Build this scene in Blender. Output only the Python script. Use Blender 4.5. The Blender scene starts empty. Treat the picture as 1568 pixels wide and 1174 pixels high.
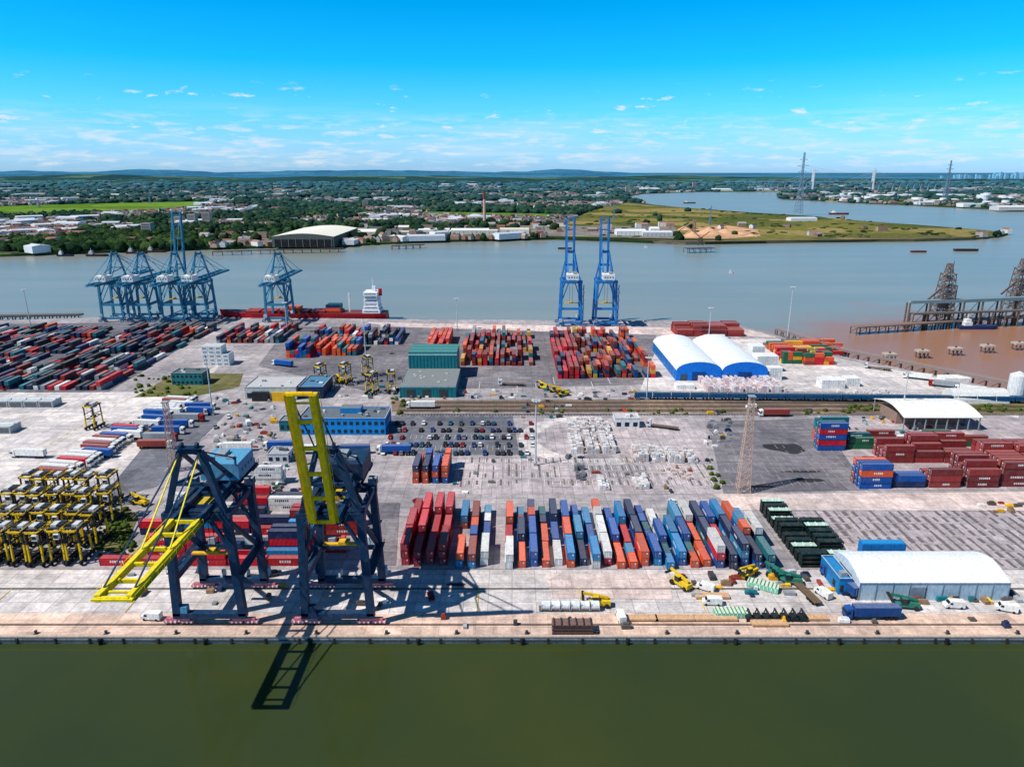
import bpy, math, random, bmesh
import numpy as np
from mathutils import Vector, Matrix, noise
random.seed(7); rng=np.random.default_rng(5)
R=random.random
def U(a,b): return a+(b-a)*random.random()
def C(r,g,b,k=.97):
    return tuple((((c/255+.055)/1.055)**2.4 if c>10 else c/255/12.92)*k for c in (r,g,b))
H=120.0
# camera image pixel (u,v) projected to metres on the plane at height z
def S(u,v,z=0):
    w=v-262.0; a=H-z
    return (a*1.0435*(u-784)/w, a*(1186/w-.298))
scn=bpy.context.scene
COL=scn.collection
# ---------------------------------------------------------------- builder
class MB:
    def __init__(s): s.v=[];s.f=[];s.c=[];s.T=None
    def add(s,vs,fs,cols):
        b=len(s.v)
        if s.T is not None: vs=[tuple(s.T@Vector(p)) for p in vs]
        s.v+=vs; s.f+=[tuple(i+b for i in f) for f in fs]
        if isinstance(cols,tuple): cols=[cols]*len(fs)
        s.c+=cols
    def box(s,x,y,z,sx,sy,sz,col,top=None,rz=0):
        hx,hy=sx/2,sy/2
        pts=[(-hx,-hy),(hx,-hy),(hx,hy),(-hx,hy)]
        if rz:
            c,n=math.cos(rz),math.sin(rz); pts=[(a*c-b*n,a*n+b*c) for a,b in pts]
        vs=[(x+a,y+b,z) for a,b in pts]+[(x+a,y+b,z+sz) for a,b in pts]
        s.add(vs,[(0,3,2,1),(4,5,6,7),(0,1,5,4),(1,2,6,5),(2,3,7,6),(3,0,4,7)],[col,top or col,col,col,col,col])
    def beam(s,p,q,w,h,col):
        p=Vector(p);q=Vector(q);d=(q-p)
        if d.length<1e-6:return
        d.normalize()
        up=Vector((0,0,1)) if abs(d.z)<.98 else Vector((0,1,0))
        sd=d.cross(up).normalized()*w/2; u2=sd.cross(d).normalized()*h/2
        vs=[tuple(p-sd-u2),tuple(p+sd-u2),tuple(p+sd+u2),tuple(p-sd+u2),tuple(q-sd-u2),tuple(q+sd-u2),tuple(q+sd+u2),tuple(q-sd+u2)]
        s.add(vs,[(0,1,2,3),(7,6,5,4),(0,4,5,1),(1,5,6,2),(2,6,7,3),(3,7,4,0)],col)
    def cyl(s,p,q,r,col,n=8,r2=None):
        p=Vector(p);q=Vector(q);d=(q-p).normalized(); r2=r if r2 is None else r2
        up=Vector((0,0,1)) if abs(d.z)<.9 else Vector((0,1,0))
        a=d.cross(up).normalized(); b=a.cross(d)
        vs=[]
        for P,rr in((p,r),(q,r2)):
            for i in range(n):
                t=2*math.pi*i/n; vs.append(tuple(P+a*math.cos(t)*rr+b*math.sin(t)*rr))
        fs=[(i,(i+1)%n,n+(i+1)%n,n+i) for i in range(n)]+[tuple(range(n))[::-1],tuple(range(n,2*n))]
        s.add(vs,fs,col)
    def prof(s,pts,x0,x1,col,endcol=None):  # profile in (y,z) extruded along x
        n=len(pts); vs=[(x0,a,b) for a,b in pts]+[(x1,a,b) for a,b in pts]
        fs=[(i,(i+1)%n,n+(i+1)%n,n+i) for i in range(n)]+[tuple(range(n))[::-1],tuple(range(n,2*n))]
        if isinstance(col,list): cs=col+[endcol,endcol]
        else: cs=[col]*n+[endcol or col]*2
        s.add(vs,fs,cs)
    def profy(s,pts,y0,y1,col,endcol=None): # profile in (x,z) extruded along y
        n=len(pts); vs=[(a,y0,b) for a,b in pts]+[(a,y1,b) for a,b in pts]
        fs=[((i+1)%n,i,n+i,n+(i+1)%n) for i in range(n)]+[tuple(range(n)),tuple(range(n,2*n))[::-1]]
        if isinstance(col,list): cs=col+[endcol,endcol]
        else: cs=[col]*n+[endcol or col]*2
        s.add(vs,fs,cs)
    def mesh(s,name,mat):
        me=bpy.data.meshes.new(name); me.from_pydata(s.v,[],s.f); 
        at=me.color_attributes.new('Col','FLOAT_COLOR','CORNER')
        tot=np.array([len(f) for f in s.f]); c=np.ones((len(s.f),4),dtype=np.float32); c[:,:3]=np.array(s.c,dtype=np.float32)
        at.data.foreach_set('color',np.repeat(c,tot,axis=0).ravel())
        me.materials.append(mat); me.update(); return me
    def out(s,name,mat=None,world=True):
        mat=mat or PAINT
        if world and s.v:
            a=np.array(s.v); o=(a.max(0)+a.min(0))/2; o[2]=0
            s.v=[tuple(p) for p in (a-o)]
        else: o=(0,0,0)
        ob=bpy.data.objects.new(name,s.mesh(name,mat)); ob.location=tuple(o); COL.objects.link(ob); return ob
def place(name,me,x,y,z=0,rz=0,sc=1):
    ob=bpy.data.objects.new(name,me); ob.location=(x,y,z); ob.rotation_euler[2]=rz; ob.scale=(sc,)*3; COL.objects.link(ob); return ob
# ---------------------------------------------------------------- materials
def newmat(name):
    m=bpy.data.materials.new(name); m.use_nodes=True; nt=m.node_tree; b=nt.nodes['Principled BSDF']; return m,nt,b
def N(nt,t,**k):
    n=nt.nodes.new(t)
    for a,b in k.items(): setattr(n,a,b)
    return n
def noise_n(nt,vec,scale,detail=4,rough=.55,sc=None):
    if sc:
        mp=N(nt,'ShaderNodeMapping'); mp.inputs['Scale'].default_value=sc; nt.links.new(vec,mp.inputs['Vector']); vec=mp.outputs[0]
    n=N(nt,'ShaderNodeTexNoise'); n.inputs['Scale'].default_value=scale; n.inputs['Detail'].default_value=detail; n.inputs['Roughness'].default_value=rough
    nt.links.new(vec,n.inputs['Vector']); return n.outputs['Fac']
def ramp(nt,fac,a,b,c0=(0,0,0,1),c1=(1,1,1,1)):
    r=N(nt,'ShaderNodeValToRGB'); r.color_ramp.elements[0].position=a; r.color_ramp.elements[1].position=b
    r.color_ramp.elements[0].color=c0; r.color_ramp.elements[1].color=c1; nt.links.new(fac,r.inputs[0]); return r.outputs[0]
def mix(nt,fac,a,b,mode='MIX'):
    m=N(nt,'ShaderNodeMix',data_type='RGBA',blend_type=mode)
    for inp,val in((m.inputs[0],fac),(m.inputs[6],a),(m.inputs[7],b)):
        if isinstance(val,(int,float)): inp.default_value=val
        elif isinstance(val,tuple): inp.default_value=val if len(val)==4 else val+(1,)
        else: nt.links.new(val,inp)
    return m.outputs[2]
def math_n(nt,op,a,b=0.0):
    m=N(nt,'ShaderNodeMath',operation=op)
    for i,v in enumerate((a,b)):
        if isinstance(v,(int,float)): m.inputs[i].default_value=v
        else: nt.links.new(v,m.inputs[i])
    return m.outputs[0]
def paint(name,rough=.5,dirt=.35,corr=None):
    m,nt,b=newmat(name)
    at=N(nt,'ShaderNodeAttribute',attribute_name='Col'); g=N(nt,'ShaderNodeNewGeometry')
    f1=noise_n(nt,g.outputs['Position'],.35,6,.65); f2=noise_n(nt,g.outputs['Position'],1.6,4,.6,(1,1,.35))
    d=ramp(nt,f1,.46,.74); c=mix(nt,math_n(nt,'MULTIPLY',d,dirt),at.outputs['Color'],(.18,.14,.12))
    c=mix(nt,.6,c,ramp(nt,f2,.3,.7,(.6,.6,.6,1),(1.4,1.4,1.4,1)),'MULTIPLY')
    nt.links.new(c,b.inputs['Base Color']); b.inputs['Roughness'].default_value=rough; b.inputs['Specular IOR Level'].default_value=.2
    if corr is not None:
        sp=N(nt,'ShaderNodeSeparateXYZ'); nt.links.new(g.outputs['Position'],sp.inputs[0])
        w=math_n(nt,'SINE',math_n(nt,'MULTIPLY',sp.outputs[corr],2*math.pi/.42))
        bp=N(nt,'ShaderNodeBump'); bp.inputs['Strength'].default_value=.7; bp.inputs['Distance'].default_value=.06
        nt.links.new(w,bp.inputs['Height']); nt.links.new(bp.outputs[0],b.inputs['Normal'])
    return m
PAINT=paint('weathered_paint',.55,.25); CLEAN=paint('clean_panel',.5,.1); CONTY=paint('container_steel_y',.55,.34,1); CONTX=paint('container_steel_x',.55,.34,0)
FARB=paint('far_building_paint',.7,.2)
def groundmat(name,c1,c2,joint=None,stain=.5,streak=(.03,.4,1),jc=.5):
    m,nt,b=newmat(name); g=N(nt,'ShaderNodeNewGeometry'); P=g.outputs['Position']
    c=mix(nt,ramp(nt,noise_n(nt,P,.02,6,.6),.35,.65),c1,c2)
    c=mix(nt,.9,c,ramp(nt,noise_n(nt,P,.25,9,.75),.3,.7,(.55,.55,.57,1),(1.4,1.4,1.37,1)),'MULTIPLY')
    c=mix(nt,.6,c,ramp(nt,noise_n(nt,P,1.3,4,.7),.3,.7,(.7,.7,.7,1),(1.28,1.27,1.25,1)),'MULTIPLY')
    st=ramp(nt,noise_n(nt,P,1,5,.7,streak),.50,.70)
    c=mix(nt,math_n(nt,'MULTIPLY',st,stain),c,tuple(x*.35 for x in c1))
    st3=ramp(nt,noise_n(nt,P,1,5,.7,(streak[1],streak[0],1)),.54,.72)
    c=mix(nt,math_n(nt,'MULTIPLY',st3,stain*.7),c,tuple(x*.4 for x in c1))
    st2=ramp(nt,noise_n(nt,P,.09,7,.75),.58,.68)
    c=mix(nt,math_n(nt,'MULTIPLY',st2,stain*.8),c,tuple(x*.4 for x in c1))
    vo=N(nt,'ShaderNodeTexVoronoi',distance='CHEBYCHEV'); vo.inputs['Scale'].default_value=.055; nt.links.new(P,vo.inputs['Vector'])
    sc_=N(nt,'ShaderNodeSeparateColor'); nt.links.new(vo.outputs['Color'],sc_.inputs[0])
    c=mix(nt,.9,c,ramp(nt,sc_.outputs[0],0,1,(.8,.8,.82,1),(1.15,1.13,1.11,1)),'MULTIPLY')
    if joint:
        br=N(nt,'ShaderNodeTexBrick'); br.offset=0; br.inputs['Scale'].default_value=1; br.inputs['Mortar Size'].default_value=.1
        br.inputs['Brick Width'].default_value=joint[0]; br.inputs['Row Height'].default_value=joint[1]
        br.inputs['Color1'].default_value=(.86,.86,.86,1);br.inputs['Color2'].default_value=(1.14,1.14,1.14,1);br.inputs['Mortar'].default_value=(jc,jc,jc,1)
        nt.links.new(P,br.inputs['Vector']); c=mix(nt,.85,c,br.outputs['Color'],'MULTIPLY')
    nt.links.new(c,b.inputs['Base Color']); b.inputs['Roughness'].default_value=.9; b.inputs['Specular IOR Level'].default_value=.15
    return m
G_yard=groundmat('yard_concrete',C(186,178,178),C(154,149,153),(6,6))
G_beige=groundmat('quay_concrete',C(234,202,180),C(206,180,166),(5,3.3),.35,(.3,.05,1),.7)
G_light=groundmat('light_concrete',C(224,216,212),C(196,190,187),(7,5),.4)
G_pink=groundmat('pink_concrete',C(232,210,200),C(210,194,188),(6,4),.4,(.3,.03,1),.7)
G_mid=groundmat('mid_concrete',C(194,182,182),C(168,160,164),(4,12),.6)
G_asph=groundmat('asphalt',C(124,126,134),C(102,104,112),None,.5)
G_dark=groundmat('dark_asphalt',C(142,138,142),C(112,110,116),(12,4),.7)
G_ball=groundmat('rail_ballast',C(146,124,106),C(118,106,94),None,.6,(.4,.03,1))
G_grass=groundmat('rough_grass',C(92,100,50),C(126,114,80),None,.5)
G_stain=groundmat('oil_stain',C(52,52,56),C(62,62,64),None,.3)
def water(name,c1,c2,rough,bscale,bstr,nscale,sc=(1,1,1),brown=None,spec=.5):
    m,nt,b=newmat(name); g=N(nt,'ShaderNodeNewGeometry'); P=g.outputs['Position']
    c=mix(nt,ramp(nt,noise_n(nt,P,nscale,5,.55,sc),.35,.65),c1,c2)
    if brown:
        (bx,by,br,bc)=brown
        vm=N(nt,'ShaderNodeVectorMath',operation='DISTANCE'); vm.inputs[1].default_value=(bx,by,-4); nt.links.new(P,vm.inputs[0])
        d=math_n(nt,'ADD',math_n(nt,'DIVIDE',vm.outputs['Value'],br),math_n(nt,'MULTIPLY',noise_n(nt,P,.012,5,.6),.6))
        c=mix(nt,ramp(nt,d,.75,1.35,(1,1,1,1),(0,0,0,1)),c,bc)
    nt.links.new(c,b.inputs['Base Color']); b.inputs['Roughness'].default_value=rough; b.inputs['IOR'].default_value=1.33; b.inputs['Specular IOR Level'].default_value=spec
    bp=N(nt,'ShaderNodeBump'); bp.inputs['Strength'].default_value=bstr; bp.inputs['Distance'].default_value=.3
    nt.links.new(noise_n(nt,P,bscale,4,.6),bp.inputs['Height']); nt.links.new(bp.outputs[0],b.inputs['Normal'])
    return m
W_dock=water('dock_water_surface',(.030,.046,.016),(.045,.058,.014),.10,.6,.10,.012)
W_river=water('river_water_surface',(.20,.232,.205),(.25,.262,.225),.3,.25,.4,.006,(.4,2.5,1),(370,450,330,(.32,.16,.09)))
def sheet(name,pts,mat,z=0.0,depth=0.0):
    me=bpy.data.meshes.new(name); n=len(pts)
    vs=[(x,y,z) for x,y in pts]; fs=[tuple(range(n))]
    if depth:
        vs+=[(x,y,z-depth) for x,y in pts]; fs+=[(i,n+i,n+(i+1)%n,(i+1)%n) for i in range(n)]
    me.from_pydata(vs,[],fs); me.materials.append(mat); me.update()
    ob=bpy.data.objects.new(name,me); COL.objects.link(ob); return ob
def SP(pts,z=0): return [S(u,v,z) for u,v in pts]
# ---------------------------------------------------------------- water + land
sheet('river_water',[(-60000,60),(60000,60),(60000,60000),(-60000,60000)],W_river,-4)
sheet('dock_water',[(-2500,-900),(2500,-900),(2500,166),(-2500,166)],W_dock,-2)
port=[(-2500,164),(2500,164),(2500,200),(520,235),(400,290),(288,382),(224,467),(202,532),(187,564),(160,586),(40,589),(-80,592),(-200,600),(-345,604),(-420,590),(-560,585),(-2500,560)]
sheet('port_ground',port,G_yard,0,7)
zi=[0]
def zone(name,pts,mat):
    zi[0]+=1; return sheet(name,pts,mat,.006*zi[0]+.01)
zone('quay_edge_pavement',[(-2500,164.6),(2500,164.6),(2500,174.5),(-2500,174.5)],G_beige)
zone('quay_apron_pavement',[(-2500,174.5),(2500,174.5),(2500,197.5),(-2500,197.5)],G_light)
zone('terminal_road',SP([(-900,600),(255,600),(338,556),(215,722),(120,765),(-900,765)]),G_light)
zone('truck_lane_road',SP([(255,640),(345,634),(240,745),(150,768)]),G_asph)
zone('empty_stack_pavement',SP([(1205,783),(1900,783),(1900,862),(1310,862)]),G_mid)
zone('cross_road',SP([(1092,756),(2000,750),(2000,783),(1130,780)]),G_pink)
zone('storage_asphalt',SP([(1083,645),(1255,640),(1330,750),(1108,755)]),G_dark)
zone('stack_area_pavement',SP([(700,702),(1080,700),(1092,756),(690,757)]),G_mid)
zone('car_park_asphalt',SP([(596,636),(785,636),(795,696),(596,696)]),G_asph)
zone('river_terminal_asphalt',SP([(440,500),(1003,500),(1012,588),(560,598),(395,560)]),G_dark)
zone('river_quay_pavement',SP([(560,493.2),(1142,503),(1190,516),(1000,512),(600,500)]),G_pink)
zone('east_terminal_pavement',SP([(1010,520),(1190,518),(1292,550),(1560,604),(1560,640),(1330,600),(980,598)]),G_light)
zone('middle_yard_asphalt',SP([(800,640),(1080,640),(1085,700),(860,700)]),G_mid)
zone('east_yard_pavement',SP([(1255,640),(1900,640),(1900,750),(1330,750)]),G_mid)
zone('rough_grass_verge',SP([(205,608),(270,570),(372,572),(366,592),(300,606)]),G_grass)
zone('weed_strip',SP([(140,838),(190,775),(212,790),(188,850)]),G_grass)
zone('railway_ballast',SP([(600,613),(1700,608),(1700,634),(600,630)]),G_ball)
zone('railway_grass_verge',SP([(1300,622),(1700,615),(1700,632),(1320,631)]),G_grass)
zone('west_stack_pavement',SP([(-800,602),(165,600),(345,492),(-400,500)]),G_asph)
zone('patched_concrete',SP([(835,878),(1025,878),(1030,918),(845,915)]),G_pink)
zone('patched_asphalt',SP([(560,770),(612,770),(606,865),(575,865)]),G_dark)
cx_,cy_=S(905,672); inner=[];outer=[]
for i in range(19):
    t=math.radians(75+i*12); outer.append((cx_+34*math.cos(t),cy_+32*math.sin(t))); inner.append((cx_+25*math.cos(t),cy_+24*math.sin(t)))
zone('service_road',outer+inner[::-1],G_light)
def blob(u,v,a,b,n=22):
    x0,y0=S(u,v); ph=U(0,9); zone('oil_stain',[(x0+math.cos(t)*a*(1+.35*noise.noise(Vector((math.cos(t)*1.4,math.sin(t)*1.4,ph)))),y0+math.sin(t)*b*(1+.5*noise.noise(Vector((math.cos(t)*1.6,math.sin(t)*1.6,ph+4))))) for t in [i*2*math.pi/n for i in range(n)]],G_stain)
blob(1198,684,9,5); blob(1212,689,6,4); blob(1240,735,7,1.6); blob(1230,722,9,.8); blob(1165,745,5,1); blob(1330,700,3,1.5); blob(700,895,3,.8); blob(380,880,3,.6)
# ---------------------------------------------------------------- markings, rails
white=C(225,225,220); yel=C(225,190,40)
mb=MB()
def quadm(x,y,sx,sy,col,z=.22):
    mb.add([(x-sx/2,y-sy/2,z),(x+sx/2,y-sy/2,z),(x+sx/2,y+sy/2,z),(x-sx/2,y+sy/2,z)],[(0,1,2,3)],col)
tyre=C(112,106,108)
for i in range(34):
    for j in range(4):
        if R()<.85: quadm(-22+i*3.2,262+j*7.6,.25,U(3,6),white)
        if R()<.7: quadm(-20.6+i*3.2,263+j*7.6+U(-1,1),U(.3,.9),U(3,7),tyre,.21)
for i in range(34):
    for j in range(8):
        if R()<.8: quadm(110+i*3.4,201+j*4.9,.25,U(3,4.6),C(226,204,196))
        if R()<.85: quadm(111.6+i*3.4,201.5+j*4.9+U(-.5,.5),U(.6,1.5),U(3,4.9),tyre,.21)
for i in range(22):
    for j in range(7):
        if R()<.7: quadm(88+i*3.4+j*.8,262+j*6.6,.22,U(3,5.5),C(170,160,158))
for i in range(60): quadm(-190+i*7,186,3.5,.22,white)
for i in range(22):
    for j in range(2): quadm(-58+i*2.6,300+j*14,.14,5,white)
for i in range(40): quadm(-58+i*5,343,2.5,.25,white)
for i in range(18):
    quadm(-238,300+i*6,.3,3,white); quadm(-212,300+i*6,.3,3,yel)
for x in (-195,-150,-110,-10,20,55,95): quadm(x,181,.25,12,yel)
for k in range(12): quadm(-30+k*11,390+ (k%3)*9,.3,14,white)
for i in range(14):
    quadm(28+i*3.4,303,.2,7,white) ; quadm(60+i*3.2,318,.2,5,white)
for i in range(50): quadm(U(-30,100),U(258,345),U(3,9),.2,random.choice([white,yel,tyre]),.225)
for i in range(16): quadm(-145,276+i*6,.25,3.5,white)
mb.out('yard_markings')
mb=MB(); rc=C(70,62,58)
for y in (169.0,169.5,186.6,187.1): mb.box(0,y,.1,2400,.12,.12,rc)
mb.out('crane_rails')
mb=MB()
for yy in (346,352.5,359,365.5):
    for o in(-.75,.75): mb.box(190,yy+o,.25,500,.16,.16,C(96,80,70))
    for i in range(330): mb.box(-58+i*1.5,yy,.16,.3,2.6,.1,C(90,80,72))
mb.out('railway_track')
mb=MB()
mb.box(0,164.25,-.25,5000,.7,.45,C(196,176,158))
for i in range(-60,60):
    x=i*9.5+U(-.5,.5)
    mb.box(x,163.75,-1.9,.5,.45,1.5,C(58,50,44))
    if i%3==0:
        mb.cyl((x+3,163.5,-1.9),(x+3,163.5,-.3),.55,C(28,28,28),8)
mb.box(0,163.83,-1.2,5000,.12,.3,C(70,60,50))
mb.out('quay_wall_fenders')
bol=MB(); bol.cyl((0,0,0),(0,0,.6),.28,C(60,56,54),10,.22); bol.cyl((0,0,.6),(0,0,.9),.42,C(66,60,56),10); bol.box(0,0,0,1.1,1.1,.12,C(90,84,80)); bm=bol.mesh('mooring_bollard',PAINT)
for i in range(-14,15): place('mooring_bollard',bm,i*19+4,165.4,.02)
# ---------------------------------------------------------------- containers
RED=C(206,24,44);DRED=C(150,34,36);BRN=C(150,62,50);LBL=C(12,128,186);BLU=C(10,84,164);NAV=C(22,46,86);ORG=C(230,90,44);WHT=C(234,232,226);GRY=C(150,156,160);TEA=C(20,112,122);GRN=C(20,104,72);YEL=C(236,178,40);DGR=C(26,48,46);PNK=C(180,70,80)
P_MAIN=[LBL,LBL,LBL,BLU,BLU,NAV,NAV,ORG,ORG,ORG,RED,BRN,WHT,WHT,TEA,BLU,C(60,140,180)]
P_RED=[RED,RED,RED,RED,C(200,30,46),C(176,30,40)]
P_FAR=[C(24,40,66),NAV,C(34,50,76),C(112,36,38),DRED,RED,BRN,ORG,C(20,66,110),TEA,GRY,C(26,42,70),DGR,C(40,56,72),WHT,C(30,44,60)]
P_RF=[DRED,DRED,RED,C(200,84,50),BRN,NAV,C(20,66,110),BRN,GRY,ORG,C(216,160,60),C(120,60,54),TEA]
P_CAI=[C(160,54,54),C(142,48,48),C(168,66,58),C(126,44,46)]
def vary(c,k=.12): 
    f=1+U(-k,k); return tuple(min(.92,x*f) for x in c)
def cont(mb,x,y,z,L,col,ax='Y',det=False,hc=2.6):
    col=vary(col); top=tuple(.8*a+.2*b for a,b in zip(col,(.46,.42,.40))) ; top=vary(top,.22)
    W=2.44; Y=ax=='Y'
    def bx(dx,dy,dz,sx,sy,sz,c,t=None):
        if Y: mb.box(x+dx,y+dy,z+dz,sx,sy,sz,c,t)
        else: mb.box(x+dy,y+dx,z+dz,sy,sx,sz,c,t)
    if not det:
        bx(0,0,.08,W,L,hc-.1,col,top); return
    dk=tuple(a*.7 for a in col)
    bx(0,0,.14,W-.1,L-.16,hc-.2,col,top)
    for sx in(-1,1):
        for sy in(-1,1): bx(sx*(W/2-.07),sy*(L/2-.08),.02,.15,.17,hc-.04,dk)
        bx(sx*(W/2-.05),0,hc-.13,.11,L-.34,.12,col); bx(sx*(W/2-.05),0,.04,.11,L-.34,.14,dk)
    for sy in(-1,1):
        bx(0,sy*(L/2-.06),hc-.13,W-.3,.13,.12,dk)
    for r in(-.75,-.3,.3,.75): bx(r,-(L/2-.05),.2,.06,.06,hc-.4,GRY)
    bx(.55,-(L/2-.065),1.5,.5,.03,.5,WHT)
    if R()<.5 and L>10:
        lc=WHT if sum(col)<1.2 else NAV
        for sx in(-1,1): 
            o=U(-1,1.5); n=random.randint(4,7)
            for q in range(n): bx(sx*(W/2-.045),o-n*.35+q*.75,1.1,.02,.5,.8,lc)
def block(name,x0,y0,nx,ny,hmin,hmax,pal,pitch=3.9,L=12.2,gap=.6,ax='Y',fill=.93,det=False,per=False,mixed=.15):
    mb=MB(); m=(CONTY if ax=='Y' else CONTX)
    for i in range(nx):
        base=random.choice(pal); y=0
        for j in range(ny):
            if R()<fill:
                h=random.randint(hmin,hmax)
                for k in range(h):
                    c=base if R()<.35 else random.choice(pal)
                    o=U(-.15,.15)
                    if ax=='Y': px,py=x0+i*pitch+o,y0+y+L/2+U(-.15,.15)
                    else: px,py=x0+y+L/2+U(-.15,.15),y0+i*pitch+o
                    if R()<mixed:
                        for q in(-L/4,L/4):
                            cont(mb,px+(q if ax=='X' else 0),py+(q if ax=='Y' else 0),k*2.6,L/2-.05,random.choice(pal),ax,det)
                    else: cont(mb,px,py,k*2.6,L,c,ax,det)
            y+=L+gap
        if per and mb.v: mb.out(name,m); mb=MB()
    if mb.v: mb.out(name,m)
for i in range(4): block('red_container_stack',-34+i*4,200+U(-.5,.5),1,3,2,3,P_RED,det=True,fill=1,mixed=0)
for i in range(26):
    x=-16.6+i*3.92
    if i in(3,): continue
    off=U(-1.8,1.2)
    block('container_stack',x,199+off,1,3,1 if i%3 else 2,2 if i<20 else 3,P_MAIN,det=True,fill=.92,mixed=.12)
block('container_stack',-38.6,262,4,1,3,3,[ORG,BLU,NAV,ORG],det=True,fill=1,mixed=0,per=True)
block('container_stack',-38.6,275.4,4,1,2,3,[ORG,BLU,NAV,ORG],L=6.1,det=True,fill=1,mixed=0)
P_L=[RED,RED,RED,RED,WHT,NAV,LBL,DRED,RED]
block('container_row',-131,201,1,2,1,2,P_RED,ax='X',det=True,fill=1,mixed=0)
block('container_row',-103,201,1,3,1,2,P_RED+[WHT],ax='X',det=True,fill=.8,mixed=0)
block('container_row',-118,206,3,5,1,3,P_L,ax='X',det=True,fill=.8,mixed=0,pitch=3.2,per=True)
block('container_row',-128,221,3,6,1,3,P_L,ax='X',det=True,fill=.72,mixed=0,pitch=3.2,per=True)
block('container_row',-128,236,3,5,1,3,[WHT,RED,GRY,WHT,NAV,LBL],ax='X',det=True,fill=.6,mixed=0,pitch=3.2,per=True)
block('container_row',-104,262,2,1,2,3,[WHT,WHT,GRY],ax='X',det=True,pitch=3,mixed=0)
for a in range(9):
    for b in range(4):
        block('container_yard_block',-560+a*37+ (4 if a%2 else 0),388+b*43+U(-2,2),8,3,1,2,P_FAR,pitch=4.0,fill=.82)
block('container_yard_block',-214,505,12,4,1,2,P_FAR+[DRED,RED],fill=.85)
block('container_yard_block',-150,462,6,2,2,4,[BLU,BLU,NAV,TEA,ORG,RED],pitch=2.7,fill=1)
block('container_yard_block',-131,468,8,2,2,3,[ORG,ORG,RED,BLU,BRN,TEA],pitch=3.4,fill=.95)
block('container_yard_block',-148,500,18,3,1,3,P_FAR+[BLU,BLU,ORG],pitch=3.8,fill=.8)
block('container_yard_block',-58,448,5,6,2,3,[ORG,RED,C(214,70,54),ORG],pitch=3.1,fill=.97)
block('container_yard_block',-32,442,13,7,1,3,P_RF+[DRED,BRN,NAV],pitch=3.7,fill=.8)
block('container_yard_block',29,412,5,9,2,3,[DRED,RED,DRED,NAV,BRN],pitch=3.4,fill=.97)
block('container_yard_block',47,414,12,9,1,3,P_RF,pitch=3.5,fill=.8)
block('container_yard_block',125,528,8,4,2,3,P_CAI,ax='X',pitch=2.9,fill=.97)
block('container_yard_block',176,445,7,5,2,3,[RED,YEL,ORG,GRN,YEL,RED,BRN],pitch=3.2,fill=.9,L=6.1,gap=.3,ax='X')
block('container_yard_block',180,472,9,4,1,2,[ORG,YEL,RED,GRN,ORG],pitch=3,fill=.9,ax='X')
block('container_stack',137,298,2,1,5,5,[BLU,ORG,TEA,BLU,RED],ax='X',pitch=2.7,fill=1,mixed=0,det=True)
block('container_stack',141,306,3,1,3,5,[BLU,TEA,ORG,DRED],ax='X',pitch=2.8,fill=1,mixed=0)
block('container_stack',152,300,4,2,1,2,P_CAI+[GRN,TEA],ax='X',pitch=3.2,fill=.7,det=True)
block('container_stack',137,258,3,1,3,4,[BRN,C(170,66,58),BLU,ORG],ax='X',pitch=2.7,fill=1,mixed=0,det=True)
block('container_stack',151,259,2,1,1,2,[BLU,NAV,BLU],ax='X',pitch=2.7,fill=1,mixed=0,det=True)
block('container_stack',165,259,3,1,2,3,P_CAI,ax='X',pitch=2.8,fill=1,mixed=0,det=True)
block('container_stack',180,259,5,1,3,4,P_CAI,ax='X',pitch=2.8,fill=1,mixed=0,det=True)
block('container_stack',194,260,6,4,4,5,P_CAI,ax='X',pitch=2.8,fill=.97,mixed=0,det=True)
block('container_stack',160,284,4,3,2,4,P_CAI+[PNK],ax='X',pitch=2.9,fill=.85,mixed=0,det=True)
block('container_stack',202,282,4,5,3,4,P_CAI+[PNK],ax='X',pitch=2.9,fill=.9,mixed=0)
block('container_stack',178,303,3,3,1,2,[ORG,RED,BRN,WHT,GRN],ax='X',pitch=3.4,fill=.7,mixed=0)
for i in range(11):
    for xa in(92,100.5):
        if xa>95 and i>6: continue
        mb=MB(); y=200+i*3.7; hh=random.choice([2,3,3]); pale=R()<.38
        for k in range(hh):
            cc=vary(C(20,36,36)); mb.box(xa+3.2,y,k*1.5+.1,7.8,2.4,.75,cc); 
            for e in(-3.8,3.8):
                for s_ in (-1.1,1.1): mb.box(xa+3.2+e,y+s_,k*1.5+.85,.22,.22,.75,cc)
                mb.box(xa+3.2+e,y,k*1.5+1.35,.15,2.2,.2,cc)
        mb.box(xa+3.2,y,hh*1.5+.1,7.8,2.4,.4,C(22,44,42),C(178,208,190) if pale else C(34,52,52))
        for q in(-2.5,0,2.5): mb.box(xa+3.2+q,y,hh*1.5+.5,.3,2.2,.25,C(210,220,210) if pale else C(34,50,50))
        mb.out('flat_rack_stack')
# ---------------------------------------------------------------- lattice helper
def lattice(mb,x,y,z0,z1,w0,w1,n,col,t=.3):
    def cor(z):
        w=w0+(w1-w0)*(z-z0)/(z1-z0); return [(x+a*w/2,y+b*w/2,z) for a,b in((-1,-1),(1,-1),(1,1),(-1,1))]
    for i in range(n):
        za=z0+(z1-z0)*i/n; zb=z0+(z1-z0)*(i+1)/n; A=cor(za);B=cor(zb)
        for k in range(4):
            mb.beam(A[k],B[k],t,t,col); mb.beam(B[k],B[(k+1)%4],t*.7,t*.7,col)
            mb.beam(A[k],B[(k+1)%4],t*.6,t*.6,col); mb.beam(A[(k+1)%4],B[k],t*.6,t*.6,col)
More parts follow.
